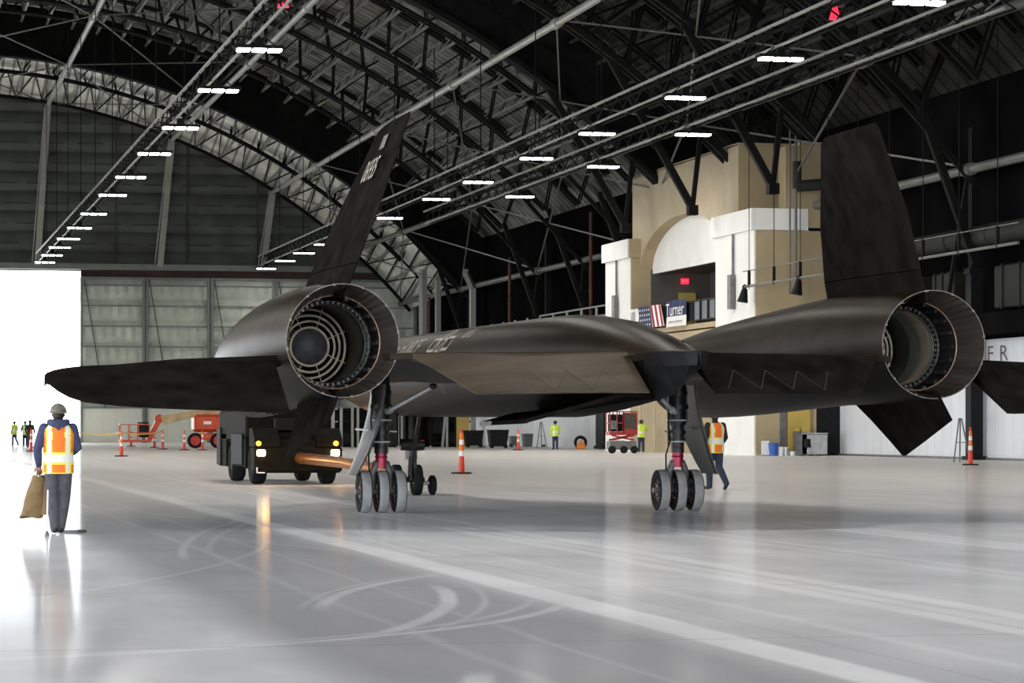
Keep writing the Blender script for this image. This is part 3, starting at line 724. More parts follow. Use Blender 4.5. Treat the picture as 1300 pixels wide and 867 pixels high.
for k in (-.12, .12):                           # two thin stripes down the side
    q = [V(k, -.75+j*.2, 0) for j in range(4)]
    o = [V(k+.02, p.y, 0) for p in q]; wrap(g, q+o, [(j, j+1, j+5, j+4) for j in range(3)], 4.3, math.radians(22))
ap('insignia', g, M['mark'], fus, smooth=False)
# wing: fixed delta panels and chine
def airfoil_panel(stations, tl=.0):
    """stations: (x, y_le, y_te, z_le, z_te, tmax, t_te)"""
    g = G(); rr = []
    for (x, yl, yt, zl, zt, tm, tt) in stations:
        up, lo = [], []
        for k in range(9):
            s = k/8; y = yl+(yt-yl)*s; z = zl+(zt-zl)*s
            t = tm*(2*math.sqrt(max(s,0.0)))*(1-s*.55)*.62 if s < .5 else None
            tk = tm*min(1, math.sqrt(s/.35)) if s < .35 else tm+(tt-tm)*((s-.35)/.65)
            up.append(V(x, y, z+tk/2)); lo.append(V(x, y, z-tk/2))
        rr.append(up+list(reversed(lo)))
    g.loft(rr); return g
le = lambda x: -4.2+(8.3-x)*1.73
for sd in (-1, 1):
    g = airfoil_panel([(sd*.3, 9.2, -7.64, 2.40, 2.43, .50, .09), (sd*1.5, le(1.5), -7.44, 2.40, 2.43, .42, .09), (sd*3.42, le(3.42), -7.02, 2.38, 2.42, .32, .09), (sd*3.72, le(3.72), -6.9, 2.37, 2.41, .3, .09)])
    shade_underside(ap('inner_wing', g, [M['skin'], M['belly']], ang=50))
    g = airfoil_panel([(sd*5.08, le(5.08), -6.02, 2.35, 2.37, .3, .16), (sd*5.2, le(5.2), -6.0, 2.34, 2.36, .3, .16), (sd*6.6, le(6.6), -5.9, 2.28, 2.31, .24, .15), (sd*7.6, le(7.6), -5.84, 2.18, 2.24, .17, .1), (sd*8.1, -4.2, -5.8, 2.12, 2.18, .1, .08), (sd*8.3, -4.9, -5.75, 2.1, 2.14, .04, .05)])
    ap('outer_wing', g, M['skin_dark'], ang=50)
    # chine running forward
    g = G(); rr = []
    for y, w in ((19.5,.62),(17,1.05),(14,1.22),(10,1.32),(6,1.6),(3,1.9)):
        rr.append([V(sd*.3, y, 2.52), V(sd*w*.7, y, 2.50), V(sd*w, y, 2.40), V(sd*w*.7, y, 2.30), V(sd*.3, y, 2.25)])
    g.loft(rr); ap('chine', g, M['skin'], ang=50)
    # elevons, drooped
    def elevon(st, th=.17, tt=.02, sub=None):
        g = G(); rr = []
        for (x, hy, hz, ty, tz) in st:
            d = V(0, ty-hy, tz-hz); nrm = V(0, -d.z, d.y).normalized() if d.length > .01 else V(0,0,1)
            if nrm.z < 0: nrm = -nrm
            h, t = V(sd*x, hy, hz), V(sd*x, ty, tz); mid = h.lerp(t, .5)
            rr.append([h-nrm*.0, h-nrm*th, mid-nrm*(th+tt)/2, t-nrm*tt, t, mid])
        g.loft(rr); return g
    st = [(.47,-7.62,2.47,-8.82,1.90),(1.2,-7.48,2.47,-8.68,1.90),(2.0,-7.32,2.46,-8.5,1.89),(2.78,-7.17,2.46,-8.3,1.88),(2.95,-7.13,2.46,-7.95,2.03),(3.2,-7.08,2.45,-7.5,2.23),(3.42,-7.03,2.45,-7.10,2.40)]
    iel = ap('inner_elevon', elevon(st), M['skin_brown'] if sd < 0 else M['skin_dark'], ang=25)
    g = G()                                     # zigzag absorber-panel lines on the surface
    def on_el(x, t):
        i = 0
        while i < 2 and x > st[i+1][0]: i += 1
        a, b = st[i], st[i+1]; q = (x-a[0])/(b[0]-a[0]); L_ = [a[j]+(b[j]-a[j])*q for j in range(5)]
        return V(sd*x, L_[1]+(L_[3]-L_[1])*t, L_[2]+(L_[4]-L_[2])*t+.004)
    zz = [(.7+.25*i, .45 if i % 2 else .92) for i in range(8)]
    for (xa, ta), (xb, tb) in zip(zz, zz[1:]): g.bar(on_el(xa,ta), on_el(xb,tb), .012, .006)
    ap('panel_line', g, mat('panel_line_%d' % sd, (.05,.042,.035) if sd < 0 else (.02,.02,.019), .6), iel, smooth=False)
    so = [(5.24,-6.03,2.37,-7.6,1.63),(5.34,-6.02,2.37,-7.62,1.625),(6.0,-5.98,2.35,-7.58,1.65),(6.8,-5.92,2.33,-7.5,1.68),(7.5,-5.88,2.30,-7.38,1.715),(8.0,-5.86,2.275,-7.2,1.77),(8.2,-5.85,2.25,-7.0,1.84),(8.34,-5.84,2.22,-6.75,1.93),(8.44,-5.83,2.18,-6.4,2.03),(8.47,-5.83,2.14,-6.1,2.1)]
    ap('outer_elevon', elevon(so), M['skin_dark'], ang=25)
# nacelles
nprof = [(-6.87,2.63,.80),(-6.4,2.635,.82),(-5.4,2.64,.855),(-4.2,2.64,.875),(-3,2.64,.878),(-1.5,2.60,.878),(0,2.545,.872),(1.3,2.49,.862),(2.6,2.435,.84),(3.6,2.39,.805),(4.5,2.355,.765),(5.3,2.33,.72)]
NX = 4.39
for sd in (-1, 1):
    c = lambda y: sd*(NX-(.022*max(0, y+1)**1.35))
    g = G(); rr = [ring(y, cz, r, r, 56, 2.0, c(y)) for y, cz, r in nprof]; g.loft(rr, caps=False)
    y, cz, r = nprof[-1]; g.loft([ring(y, cz, r, r, 56, 2, c(y)), ring(y-.05, cz, r-.03, r-.03, 56, 2, c(y)), ring(y-2.5, cz, r-.1, r-.1, 56, 2, c(y))], caps=False)
    nac = ap('engine_nacelle', g, [M['skin'], M['belly']], ang=50); shade_underside(nac, -.35)
    g = G(); g.loft([ring(2.8,cz,.5,.5,32,2,c(5)), ring(4.6,cz,.5,.5,32,2,c(5)), ring(6.6,cz-.03,.06,.06,32,2,c(6)), ring(6.75,cz-.03,.01,.01,32,2,c(6))]); ap('inlet_spike', g, M['skin'], nac, ang=60)
    cx, z0 = sd*NX, 2.63; C = (cx, 0, z0)
    g = G(); g.lathe([(.801,-6.87),(.801,-6.878),(.791,-6.878),(.789,-6.86)], C, n=72)
    for k in range(12): a = 2*PI*(k+.3)/12; g.box((cx+.79*math.cos(a), -6.87, z0+.79*math.sin(a)), (.025,.05,.025))
    ap('nozzle_rim', g, M['rim'], nac)
    g = G(); g.lathe([(.785,-6.88),(.76,-6.6),(.715,-6.3),(.675,-6.1)], C, n=288, ripple=.014, count=44); ap('ejector_flap', g, M['petal'], nac, ang=60)
    g = G(); g.torus((cx,-6.08,z0), .668, .014, n=64, k=8); ap('throat_ring', g, mat('copper_ring', (.30,.20,.14), .4, .6, .2, 8), nac)
    g = G(); g.lathe([(.675,-6.1),(.69,-5.95),(.70,-5.5),(.66,-5.35)], C, n=64)
    for k in range(20):
        a = 2*PI*k/20; g.box((cx+.66*math.cos(a), -5.75, z0+.66*math.sin(a)), (.05,.42,.05))
    ap('tertiary_door', g, M['strut'], nac)
    g = G()
    for rr_, yy, w in ((.63,-5.42,.03),(.61,-5.36,.02),(.585,-5.33,.022)): g.torus((cx,yy,z0), rr_, w, n=64, k=8)
    for k in range(48):
        a = 2*PI*k/48; g.box((cx+.60*math.cos(a), -5.44, z0+.60*math.sin(a)), (.035,.12,.035), rz=0)
    ap('primary_nozzle', g, M['throat'], nac)
    g = G(); g.lathe([(.655,-5.36),(.60,-5.3),(.565,-5.2),(.60,-4.75)], C, n=64, m=0); g.lathe([(.60,-4.75),(.63,-4.2)], C, n=64, m=1); g.lathe([(.63,-4.2),(.64,-3.0),(.3,-2.4),(.01,-2.4)], C, n=64, m=2)
    ap('exhaust_liner', g, [M['liner_tan'], M['liner'], M['throat']] if sd > 0 else [M['throat'], M['throat'], M['throat']], nac)
    g = G()
    for rr_, yy in ((.29,-3.72),(.385,-3.70),(.475,-3.62),(.57,-3.55)): g.torus((cx,yy,z0), rr_, .019, n=56, k=8)
    ap('flameholder', g, M['flame'], nac)
    for k in range(8):
        g = G(); a = 2*PI*(k+.5)/8; g.bar((cx+.27*math.cos(a),-3.66,z0+.27*math.sin(a)), (cx+.63*math.cos(a),-3.45,z0+.63*math.sin(a)), .014); ap('flameholder_strut', g, M['flame'], nac, smooth=False)
    g = G(); g.lathe([(.01,-3.86),(.06,-3.855),(.15,-3.83),(.265,-3.76),(.262,-3.2)], C, n=48); ap('exhaust_cone', g, M['cone'], nac)
    g = G()                                     # cooling louvres and a small blister on the nacelle
    for k in range(3):
        a = math.radians(146 if sd > 0 else 214); y = 4.1-k*.32; rr_ = .80+.03*k
        g.box((c(y)+sd*0+rr_*math.cos(a), y, 2.38+rr_*math.sin(a)), (.05,.16,.24))
    for k in range(7 if sd < 0 else 0):
        a = math.radians(238+k*7); g.box((c(1)+.865*math.cos(a), 1.0, 2.5+.865*math.sin(a)), (.03,1.5,.03))
    ap('louvre', g, M['black'], nac, smooth=False)
    # all-moving fin with fixed stub
    z_b, z_s, z_t = 3.38, 3.72, 5.86
    def fin_sec(z, yl, yt, th):
        x = sd*(4.30-(z-z_b)*.345); P = []
        for s, t in ((0,0),(.08,.55),(.3,1),(.55,.95),(.85,.45),(1,.06)): P.append(V(x+th*t/2, yl+(yt-yl)*s, z))
        for s, t in ((1,-.06),(.85,-.45),(.55,-.95),(.3,-1),(.08,-.55)): P.append(V(x+th*t/2, yl+(yt-yl)*s, z))
        return P
    g = G(); g.loft([fin_sec(3.25,-2.35,-6.75,.34), fin_sec(z_s,-2.55,-6.85,.33)]); stub = ap('fin_stub', g, M['skin_dark'], ang=40)
    g = G(); g.loft([fin_sec(z_s+.012,-2.55,-6.88,.33), fin_sec(4.6,-3.22,-7.1,.26), fin_sec(z_t-.08,-4.45,-7.05,.15), fin_sec(z_t,-4.7,-6.98,.06)])
    fin = ap('tail_fin', g, M['skin_dark'], ang=40)
    if sd < 0:
        g = G(); vs, fs = text_mesh('06935', .46)
        g.add([V(-(4.30-(z-z_b)*.345)-.115+.03*(z-5.1), y, z) for v in vs for y, z in ((-5.75-v.x*.95-v.y*.35, 5.12+v.y),)], fs); ap('tail_number', g, M['mark'], fin, smooth=False)
        g = G(); g.add([V(-(4.30-(z-z_b)*.345)-.088, y, z) for y, z in ((-5.75,5.42),(-6.15,5.42),(-6.2,5.62),(-5.8,5.62))], [(0,1,2,3)]); ap('tail_emblem', g, M['mark_grey'], fin, smooth=False)
    # ventral fin under nacelle
    def vsec(z, yl, yt, th, sh):
        x = sd*(NX+.05+sh); return [V(x+th*t/2, yl+(yt-yl)*s, z) for s, t in ((0,0),(.3,1),(.8,.6),(1,.05),(1,-.05),(.8,-.6),(.3,-1))]
    g = G(); g.loft([vsec(1.95,-2.9,-6.9,.16,0), vsec(1.78,-3.15,-7.0,.14,.05), vsec(1.52,-3.6,-7.08,.10,.16), vsec(1.2,-4.05,-5.6,.06,.30), vsec(.97,-4.35,-4.5,.03,.40)])
    ap('ventral_fin', g, M['skin_dark'], ang=40)
# folded centre ventral fin under the belly, streamers
g = G(); P = [(.15,-1.5,1.66),(.15,-7.2,1.80),(-.6,-8.2,1.86),(-1.62,-6.2,1.47),(-1.80,-4.0,1.44),(-.9,-2.2,1.58)]
g.prism(P, (0,0,.06)); ap('folded_fin', g, M['skin_dark'], smooth=False)
g = G(); g.prism([(-1.60,-5.9,1.463),(-1.82,-3.98,1.432),(-1.66,-4.0,1.44),(-1.5,-5.9,1.47)], (0,0,.065)); ap('fin_tip', g, M['rim'], smooth=False)
for k in range(4):
    g = G(); x_ = .02+.10*k; g.prism([(x_,-5.4,1.86),(x_+.05,-5.4,1.86),(x_+.06,-5.42,1.76),(x_+.01,-5.42,1.75)], (0,.01,0)); ap('warning_streamer', g, M['red'] if k % 2 == 0 else M['conewhite'], smooth=False)
# landing gear
def wheel(name, x, y, r, w, tm, hm, hubr=.62):
    g = G(); n = 40; h = w/2
    g.lathe([(r*.975,-h*.80),(r*.993,-h*.55),(r,0),(r*.993,h*.55),(r*.975,h*.80)], (x,y,r), 'x', n, m=0)
    g.lathe([(r*hubr,-h*.8),(r*.80,-h),(r*.92,-h*.97),(r*.975,-h*.80)], (x,y,r), 'x', n, m=1); g.lathe([(r*.975,h*.80),(r*.92,h*.97),(r*.80,h),(r*hubr,h*.8)], (x,y,r), 'x', n, m=1)
    t = ap(name, g, [tm, M['tire_black']], ang=60)
    g = G()
    g.lathe([(r*hubr,-h*.8),(r*hubr*.95,-h*.45),(r*.35,-h*.3),(r*.3,-h*.75),(.004,-h*.8)], (x,y,r), 'x', n); g.lathe([(.004,h*.8),(r*.3,h*.75),(r*.35,h*.3),(r*hubr*.95,h*.45),(r*hubr,h*.8)], (x,y,r), 'x', n)
    for k in range(9): a = 2*PI*k/9; g.tube((x-h*.6,y+r*.47*math.cos(a),r+r*.47*math.sin(a)), (x+h*.6,y+r*.47*math.cos(a),r+r*.47*math.sin(a)), r*.06, n=8)
    mk('wheel_hub', g, hm, t); return t
for sd in (-1, 1):
    X = sd*2.54-.1
    for dx in (-.29, 0, .29): wheel('main_wheel', X+dx, 0, .35, .19, M['tire'], M['hub'])
    g = G(); g.tube((X,0,.98), (X,.02,1.45), .115, n=20); g.tube((X,.02,1.45), (X,.05,2.25), .15, n=20)
    for z, r in ((1.16,.135),(1.30,.14),(1.5,.17),(1.72,.185),(1.95,.17)): g.tube((X,0,z), (X,0,z+.07), r, n=20)
    g.bar((X-.13,.1,1.1), (X-.13,.12,2.1), .03); g.bar((X+.13,-.1,1.5), (X+.13,-.05,2.1), .03)
    strut = ap('main_strut', g, M['strut'])
    g = G(); g.tube((X,0,.74), (X,0,1.10), .098, n=24); g.torus((X,0,.92), .098, .012, 'z', 24, 6); g.torus((X,0,1.08), .1, .014, 'z', 24, 6); mk('shock_piston', g, M['maroon'], strut)
    for zb_, rb_ in ((1.17,.138),(1.53,.172)): g = G(); g.torus((X,0,zb_), rb_, .014, 'z', 24, 6); mk('chrome_band', g, M['chrome'], strut)
    g = G()                                     # axle yoke arching over the middle wheel
    g.pipe([((X-.145,0,.35),.05),((X-.145,0,.66),.06),((X-.09,0,.80),.07),((X+.09,0,.80),.07),((X+.145,0,.66),.06),((X+.145,0,.35),.05)], 12); g.tube((X-.43,0,.35), (X+.43,0,.35), .05, n=14)
    mk('axle_yoke', g, M['grey'], strut)
    g = G(); g.tube((X-sd*.1,-.1,1.68), (X-sd*.68,-.85,2.06), .034, n=12); g.tube((X-sd*.02,-.02,1.66), (X-sd*.14,-.15,1.70), .06, n=12); mk('drag_brace', g, M['chrome'], strut)
    g = G(); g.ell((X-sd*.70,-.87,2.08), (.065,.065,.05)); mk('brace_joint', g, M['hub'], strut)
    g = G(); g.tube((X-.1,.05,1.36), (X+sd*.38,.3,1.38), .018, n=8); g.tube((X+sd*.02,.05,1.36), (X-sd*.25,-.05,1.34), .014, n=8); mk('door_link', g, M['chrome'], strut)
    g = G(); g.pipe([((X-.14,-.06,2.0),.014),((X-.19,-.1,1.5),.014),((X-.15,-.1,1.2),.014),((X-.22,-.06,.95),.014),((X-.2,0,.6),.014),((X-.15,0,.42),.014)], 8); mk('brake_hose', g, M['blackpl'], strut)
    g = G(); rr = []                            # curved outer gear door
    for i in range(9):
        t = i/8; z = 2.12-1.50*t; xo = sd*(2.66+.10*t+.34*t*t); w = .62*(1-.35*max(0, t-.55)/.45)
        rr.append([V(xo, .25-w, z), V(xo+sd*.05, .25, z), V(xo, .25+w, z), V(xo-sd*.04, .25+w, z), V(xo+sd*.01-sd*.02, .25, z), V(xo-sd*.04, .25-w, z)])
    g.loft(rr); gd = ap('gear_door', g, M['gear_door'] if sd < 0 else M['strut'], ang=40)
    g = G(); g.pipe([(r[0]+V(0,-.006,0), .014) for r in rr], 6); mk('door_edge', g, M['rim'], gd)
# nose gear
for dx in (-.215, .215): wheel('nose_wheel', dx-.1, 11.5, .32, .19, M['tire_black'], M['hub'])
g = G(); g.tube((0,11.5,.32), (0,11.5,.8), .07, n=14); g.tube((0,11.5,.75), (0,11.55,1.75), .13, n=14); g.tube((-.28,11.5,.32), (.28,11.5,.32), .05, n=12)
g.tube((-.25,11.4,1.05), (.25,11.4,1.05), .12, n=12); g.bar((-.06,11.3,.4), (-.06,11.35,.8), .05); g.bar((.06,11.3,.4), (.06,11.35,.8), .05); g.bar((0,11.2,.95), (0,10.5,1.7), .07)
nsg = ap('nose_strut', g, M['strut'])
for dx in (-.36, .36):
    g = G(); g.box((dx,11.9,1.4), (.04,1.6,.75)); ap('nose_gear_door', g, M['skin_dark'], smooth=False)
g = G(); g.box((.2,11.35,1.1), (.08,.08,.08)); mk('taxi_light', g, M['red'], nsg, smooth=False)

# ================================================================== TOW BAR + TRACTOR
tb = thing('tow_bar', 'copper orange tow bar between jet nose wheel and tow tractor', 'tow bar', (10.63, 57.7, 0))
B = V(10.0-10.63, 68.45-57.7, .65)
g = G(); g.pipe([((0,.05,.34),.05),((-.02,.5,.40),.10),((-.1,2.0,.46),.125),(B*.55+V(0,0,.25),.13),(B+V(0,-.6,.0),.135),(B+V(0,0,0),.14)], 16); mk('bar', g, M['towbar'], tb)
g = G(); g.tube((.26,0,.25), (.62,0,.25), .04, n=12); mk('axle_pin', g, M['chrome'], tb)
g = G(); g.lathe([(.03,-.07),(.15,-.07),(.205,-.04),(.205,.04),(.15,.07),(.03,.07)], (.55,0,.21), 'x', 24); mk('guide_wheel', g, M['tire_black'], tb)
g = G(); g.bar((-.35,.05,.34), (.35,.05,.34), .07); mk('cross_head', g, M['towbar'], tb)

tr = thing('tow_tractor', 'dark olive aircraft tow tractor with lit headlamps, beyond left engine', 'tractor', (9.97, 68.6, 0))
g = G(); W = 1.08
g.box((0,3.7,.72), (2*W-.5,7.2,.75), bev=.05); g.box((0,.35,.62), (2*W,.7,.66), bev=.06)
mk('chassis', g, M['olive'], tr)
for xf in (-W, W-.62):
    g = G(); g.prism([(xf,0,.93),(xf,.0,1.12),(xf,.45,1.38),(xf,1.0,1.38),(xf,1.0,.93)], (.62,0,0)); mk('front_fender', g, M['olive'], tr, smooth=False)
g = G(); g.box((.0,1.3,1.12), (.95,.9,.5), bev=.04); g.box((-.2,1.0,1.45), (.5,.3,.35)); g.box((.25,1.1,1.4), (.3,.3,.25)); g.tube((-.3,.9,1.0), (.3,.9,1.3), .06, n=10); mk('engine_gear', g, M['black'], tr)
g = G(); g.box((0,4.5,1.45), (2*W,5.6,.85), bev=.08); g.box((0,3.15,.8), (2*W,2.9,.75)); g.box((0,6.55,.8), (2*W,1.6,.85)); g.box((-.55,3.2,1.65), (.9,.6,.75), bev=.05); mk('rear_body', g, M['olive'], tr)
cab = G(); 
for x, y in ((-.95,1.9),(-.1,1.9),(-.95,3.5),(-.1,3.5)): cab.bar((x,y,1.2), (x,y,2.1), .08)
cab.box((-.52,2.7,2.12), (1.0,1.8,.08)); cab.box((-.52,3.3,1.35), (.8,.5,.6)); mk('cab', cab, M['olive'], tr, smooth=False)
g = G(); g.box((-.5,1.88,1.85), (.8,.02,.42)); mk('windscreen', g, M['glass'], tr, smooth=False)
for x in (-W+.22, W-.22):
    for y in (1.1, 5.2):
        g = G(); r, h = .49, .19
        g.lathe([(r*.5,-h*.7),(r*.8,-h),(r*.95,-h*.8),(r,-h*.4),(r,h*.4),(r*.95,h*.8),(r*.8,h),(r*.5,h*.7)], (x,y,r), 'x', 32); wh = mk('tractor_wheel', g, M['tire_black'], tr)
        g = G(); g.lathe([(.003,-h*.5),(r*.3,-h*.55),(r*.5,-h*.7)], (x,y,r), 'x', 24); g.lathe([(r*.5,h*.7),(r*.3,h*.55),(.003,h*.5)], (x,y,r), 'x', 24); mk('wheel_rim', g, M['hub'], wh)
for x in (-W-.02, W+.02):
    for yy, ln, zz, hh in ((3.2,2.2,.85,.8),(7.1,.8,.9,1.0)):
        g = G(); g.box((x,yy,zz), (.06,ln,hh), bev=.02); mk('side_skirt', g, M['black'], tr)
for sx in (-.92, .90):
    g = G(); g.box((sx,-.03,.78), (.20,.08,.155), bev=.02); mk('headlamp', g, M['headlamp'], tr)
    g = G(); g.ell((sx-.06 if sx < 0 else sx+.02,-.02,1.01), (.065,.05,.06)); mk('amber_lamp', g, M['amber'], tr)
g = G(); g.box((-1.02,-.03,.36), (.03,.03,.14)); g.box((-.93,-.03,.30), (.2,.03,.03)); mk('white_corner_mark', g, M['conewhite'], tr, smooth=False)
g = G(); g.tube((B.x+10.63-9.97,-.12,.65), (B.x+10.63-9.97,.1,.65), .17, n=16); mk('tow_hitch', g, M['black'], tr)

# ================================================================== PEOPLE
def person(name_label, loc, rz, P, mats, vest, vest_col, hat, scale=1.0, vox=.012, hood=False, fingers=True, face=True, grp=None):
    """P: dict of joints (local, facing +Y)"""
    t = thing('person', name_label, 'person', loc, rz, grp)
    g = G(); seg = []          # closed pieces fused into one skin by a voxel remesh
    def limb(pts, lab, n=14):
        g.pipe(pts, n); 
        for (a, ra), (b, rb) in zip(pts, pts[1:]): seg.append((Vector(a), Vector(b), (ra+rb)/2, lab))
        g.ell(pts[0][0], (pts[0][1],)*3, n, 8); g.ell(pts[-1][0], (pts[-1][1],)*3, n, 8)
    tor = [(.84,.13,.115),(.90,.168,.125),(.97,.178,.128),(1.08,.163,.115),(1.2,.176,.125),(1.32,.196,.130),(1.40,.185,.112),(1.45,.125,.088),(1.485,.065,.066)]
    lean = P.get('lean', 0)
    sh = lambda z: lean*max(0, z-.95)
    rings = []
    for z, rx, ry in tor: rings.append([V(rx*math.cos(a), ry*math.sin(a)+sh(z), z) for a in [2*PI*k/28 for k in range(28)]])
    g.loft(rings)
    for (z, rx, ry), (z2, rx2, _) in zip(tor, tor[1:]): seg.append((V(0,sh(z),z), V(0,sh(z2),z2), (rx+rx2)/2, 0 if z >= .95 else 1))
    # legs
    for s, q in ((-1,'L'), (1,'R')):
        hip, knee, ank = V(s*.088,0,.90), Vector(P['knee'+q]), Vector(P['ank'+q])
        limb([(hip,.106),(hip.lerp(knee,.5),.094),(knee,.079),(knee.lerp(ank,.4),.077),(ank,.064)], 1)
        d = Vector(P.get('toe'+q, (0,1,0))).normalized(); 
        limb([(ank+V(0,0,-.02)-d*.03,.047),(ank+V(0,0,-.035)+d*.07,.044),(ank+V(0,0,-.045)+d*.17,.034)], 3)
        shd = V(s*.185, sh(1.4), 1.40); el, wr = Vector(P['elb'+q]), Vector(P['wri'+q])
        limb([(shd,.076),(shd.lerp(el,.5),.070),(el,.060),(el.lerp(wr,.4),.057),(wr,.042)], 0)
        hd = Vector(P.get('hand'+q, (wr-el))).normalized(); side = hd.cross(V(0,0,1)) if abs(hd.z) < .8 else hd.cross(V(0,1,0)); side.normalize()
        nrm = side.cross(hd)
        palm = wr+hd*.07
        limb([(wr,.028),(wr+hd*.05,.033),(wr+hd*.085,.033)], 2)
        if fingers:
            for k, ln in enumerate((.070,.082,.076,.060)):
                b0 = wr+hd*.085+side*(k-1.5)*.021; b1 = b0+hd*ln*.55+nrm*.01; b2 = b0+hd*ln*.85+nrm*.04
                limb([(b0,.0115),(b1,.0105),(b2,.009)], 2, 8)
            tb0 = wr+hd*.035-side*.03; limb([(tb0,.014),(tb0-side*.028+hd*.035+nrm*.01,.0125),(tb0-side*.03+hd*.065+nrm*.03,.010)], 2, 8)
    # neck and head
    hy = sh(1.6); tilt = P.get('head', (0,0))
    limb([(V(0,hy-.01,1.46),.058),(V(0,hy+.01,1.54),.054)], 2)
    hc = V(tilt[0], hy+.02+tilt[1], 1.588)
    g.ell(hc, (.076,.096,.112), 24, 16); g.ell(hc+V(0,.03,-.055), (.055,.062,.06), 18, 12)
    seg.append((hc-V(0,0,.07), hc+V(0,.0,.06), .085, 2))
    limb([(hc+V(0,.09,.01),.010),(hc+V(0,.115,-.03),.014)], 2, 8)                 # nose
    for s in (-1, 1):
        g.ell(hc+V(s*.078,-.005,-.005), (.012,.02,.032), 10, 8)                    # ears
        g.ell(hc+V(s*.03,.084,.012), (.013,.012,.009), 10, 6)                      # eyes
    g.ell(hc+V(0,.088,-.06), (.024,.012,.008), 10, 6)                              # mouth
    tmp = mk('body', g, [M['skintone']], smooth=False)
    md = tmp.modifiers.new('r', 'REMESH'); md.mode = 'VOXEL'; md.voxel_size = vox
    m2 = tmp.modifiers.new('s', 'SMOOTH'); m2.factor = .5; m2.iterations = 4
    dg = bpy.context.evaluated_depsgraph_get(); dg.update(); me = bpy.data.meshes.new_from_object(tmp.evaluated_get(dg)); bpy.data.objects.remove(tmp)
    me.materials.clear()
    for q in (mats[0], mats[1], M['skintone'], M['shoe'], M['hair']): me.materials.append(q)
    idx = []
    for p in me.polygons:
        c = p.center; best, bl = 9, 0
        for a, b, r, lab in seg:
            ab = b-a; tt = max(0, min(1, (c-a).dot(ab)/max(ab.length_squared, 1e-9))); d = (c-(a+ab*tt)).length-r
            if d < best: best, bl = d, lab
        if bl == 2 and (c-hc).length < .16 and c.z > hc.z-.06 and (c.y-hc.y < .035 or c.z > hc.z+.065) and not (abs(c.x-hc.x) > .07 and c.z < hc.z+.03): bl = 4
        if bl == 0 and c.z > 1.505 and (c.x**2+(c.y-hy)**2)**.5 < .125: bl = 4 if c.y-hy < .03 else 2
        idx.append(bl)
    me.polygons.foreach_set('material_index', idx); me.polygons.foreach_set('use_smooth', [True]*len(me.polygons))
    b = bpy.data.objects.new('body', me); COL.objects.link(b); b.parent = t; b.scale = (scale,)*3
    # safety vest shell
    if vest:
        vz = [(.80,.205,.150),(.88,.205,.153),(.97,.206,.155),(1.08,.195,.146),(1.2,.205,.152),(1.32,.222,.156),(1.39,.205,.142),(1.43,.165,.115),(1.46,.115,.092)]
        def at(z):
            for (a, rx, ry), (b_, rx2, ry2) in zip(vz, vz[1:]):
                if a <= z <= b_: q = (z-a)/(b_-a); return rx+(rx2-rx)*q, ry+(ry2-ry)*q
        n, k = 72, 44; g = G(); rr = []
        for i in range(k+1):
            z = .80+.66*i/k; rx, ry = at(min(z, 1.4599))
            rr.append([V(rx*math.cos(2*PI*j/n)*(1+.012*math.sin(5*2*PI*j/n+i*.35)), ry*math.sin(2*PI*j/n)*(1+.02*math.sin(4*2*PI*j/n+i*.5))+sh(z), z) for j in range(n)])
        for i in range(k):
            for j in range(n):
                j2 = (j+1) % n; c = (rr[i][j]+rr[i+1][j2])/2; m = 0; ax = abs(c.x)
                if c.y > 0 and ax < .008: continue                               # open front
                hz = 1.0 if vest == 'near' else 1.06
                if abs(c.z-hz) < .055: m = 1
                elif abs(c.z-hz) < .078 : m = 2
                if .098 < ax < .146: m = 1 if m != 2 else 1
                elif .082 < ax < .163 and m == 0: m = 2
                if c.z < .815 or ax > .195: m = 2 if m == 0 else m
                g.add([rr[i][j], rr[i][j2], rr[i+1][j2], rr[i+1][j]], [(0,1,2,3)], m)
        v = mk('safety_vest', g, [vest_col, M['silver'], M['vestyellow']], t, smooth=True); v.scale = (scale,)*3
    if hood:
        g = G(); g.pipe([(V(-.10,.06,1.485),.030),(V(-.115,-.03,1.485),.042),(V(-.06,-.10,1.470),.055),(V(0,-.115,1.460),.062),(V(.06,-.10,1.470),.055),(V(.115,-.03,1.485),.042),(V(.10,.06,1.485),.030)], 14)
        g.prism([(-.09,-.15,1.46),(.09,-.15,1.46),(0,-.168,1.37)], (0,.03,0)); v = mk('hood', g, mats[0], t); v.scale = (scale,)*3
    if hat:
        g = G(); c = hc+V(0,-.005,.035); rr = []
        for i in range(9):
            q = i/8*PI/2; rr.append([c+V(.112*math.cos(q)*math.cos(a), .136*math.cos(q)*math.sin(a), .112*math.sin(q)+(.006 if abs(math.cos(a)) < .25 else 0)) for a in [2*PI*j/28 for j in range(28)]])
        rr[-1] = [c+V(.004*math.cos(a), .004*math.sin(a), .114) for a in [2*PI*j/28 for j in range(28)]]
        g.loft(rr, caps=True)
        rim = [[c+V(r*math.cos(a)*.112, (r*.136+(.03 if math.sin(a) > .5 else 0)*(r-1)*4)*math.sin(a), z) for a in [2*PI*j/28 for j in range(28)]] for r, z in ((.98,.004),(1.20,-.014),(1.20,-.022),(.95,-.008))]
        g.loft(rim, caps=False)
        v = mk('hard_hat', g, hat, t); v.scale = (scale,)*3
    return t
stand = dict(kneeL=(-.10,.02,.49), kneeR=(.10,.02,.49), ankL=(-.11,-.01,.085), ankR=(.11,0,.085), toeL=(-.25,1,0), toeR=(.25,1,0),
             elbL=(-.27,-.03,1.13), elbR=(.27,-.03,1.13), wriL=(-.25,.13,.92), wriR=(.25,.13,.92))
x, y = on_floor(74, 677.5)
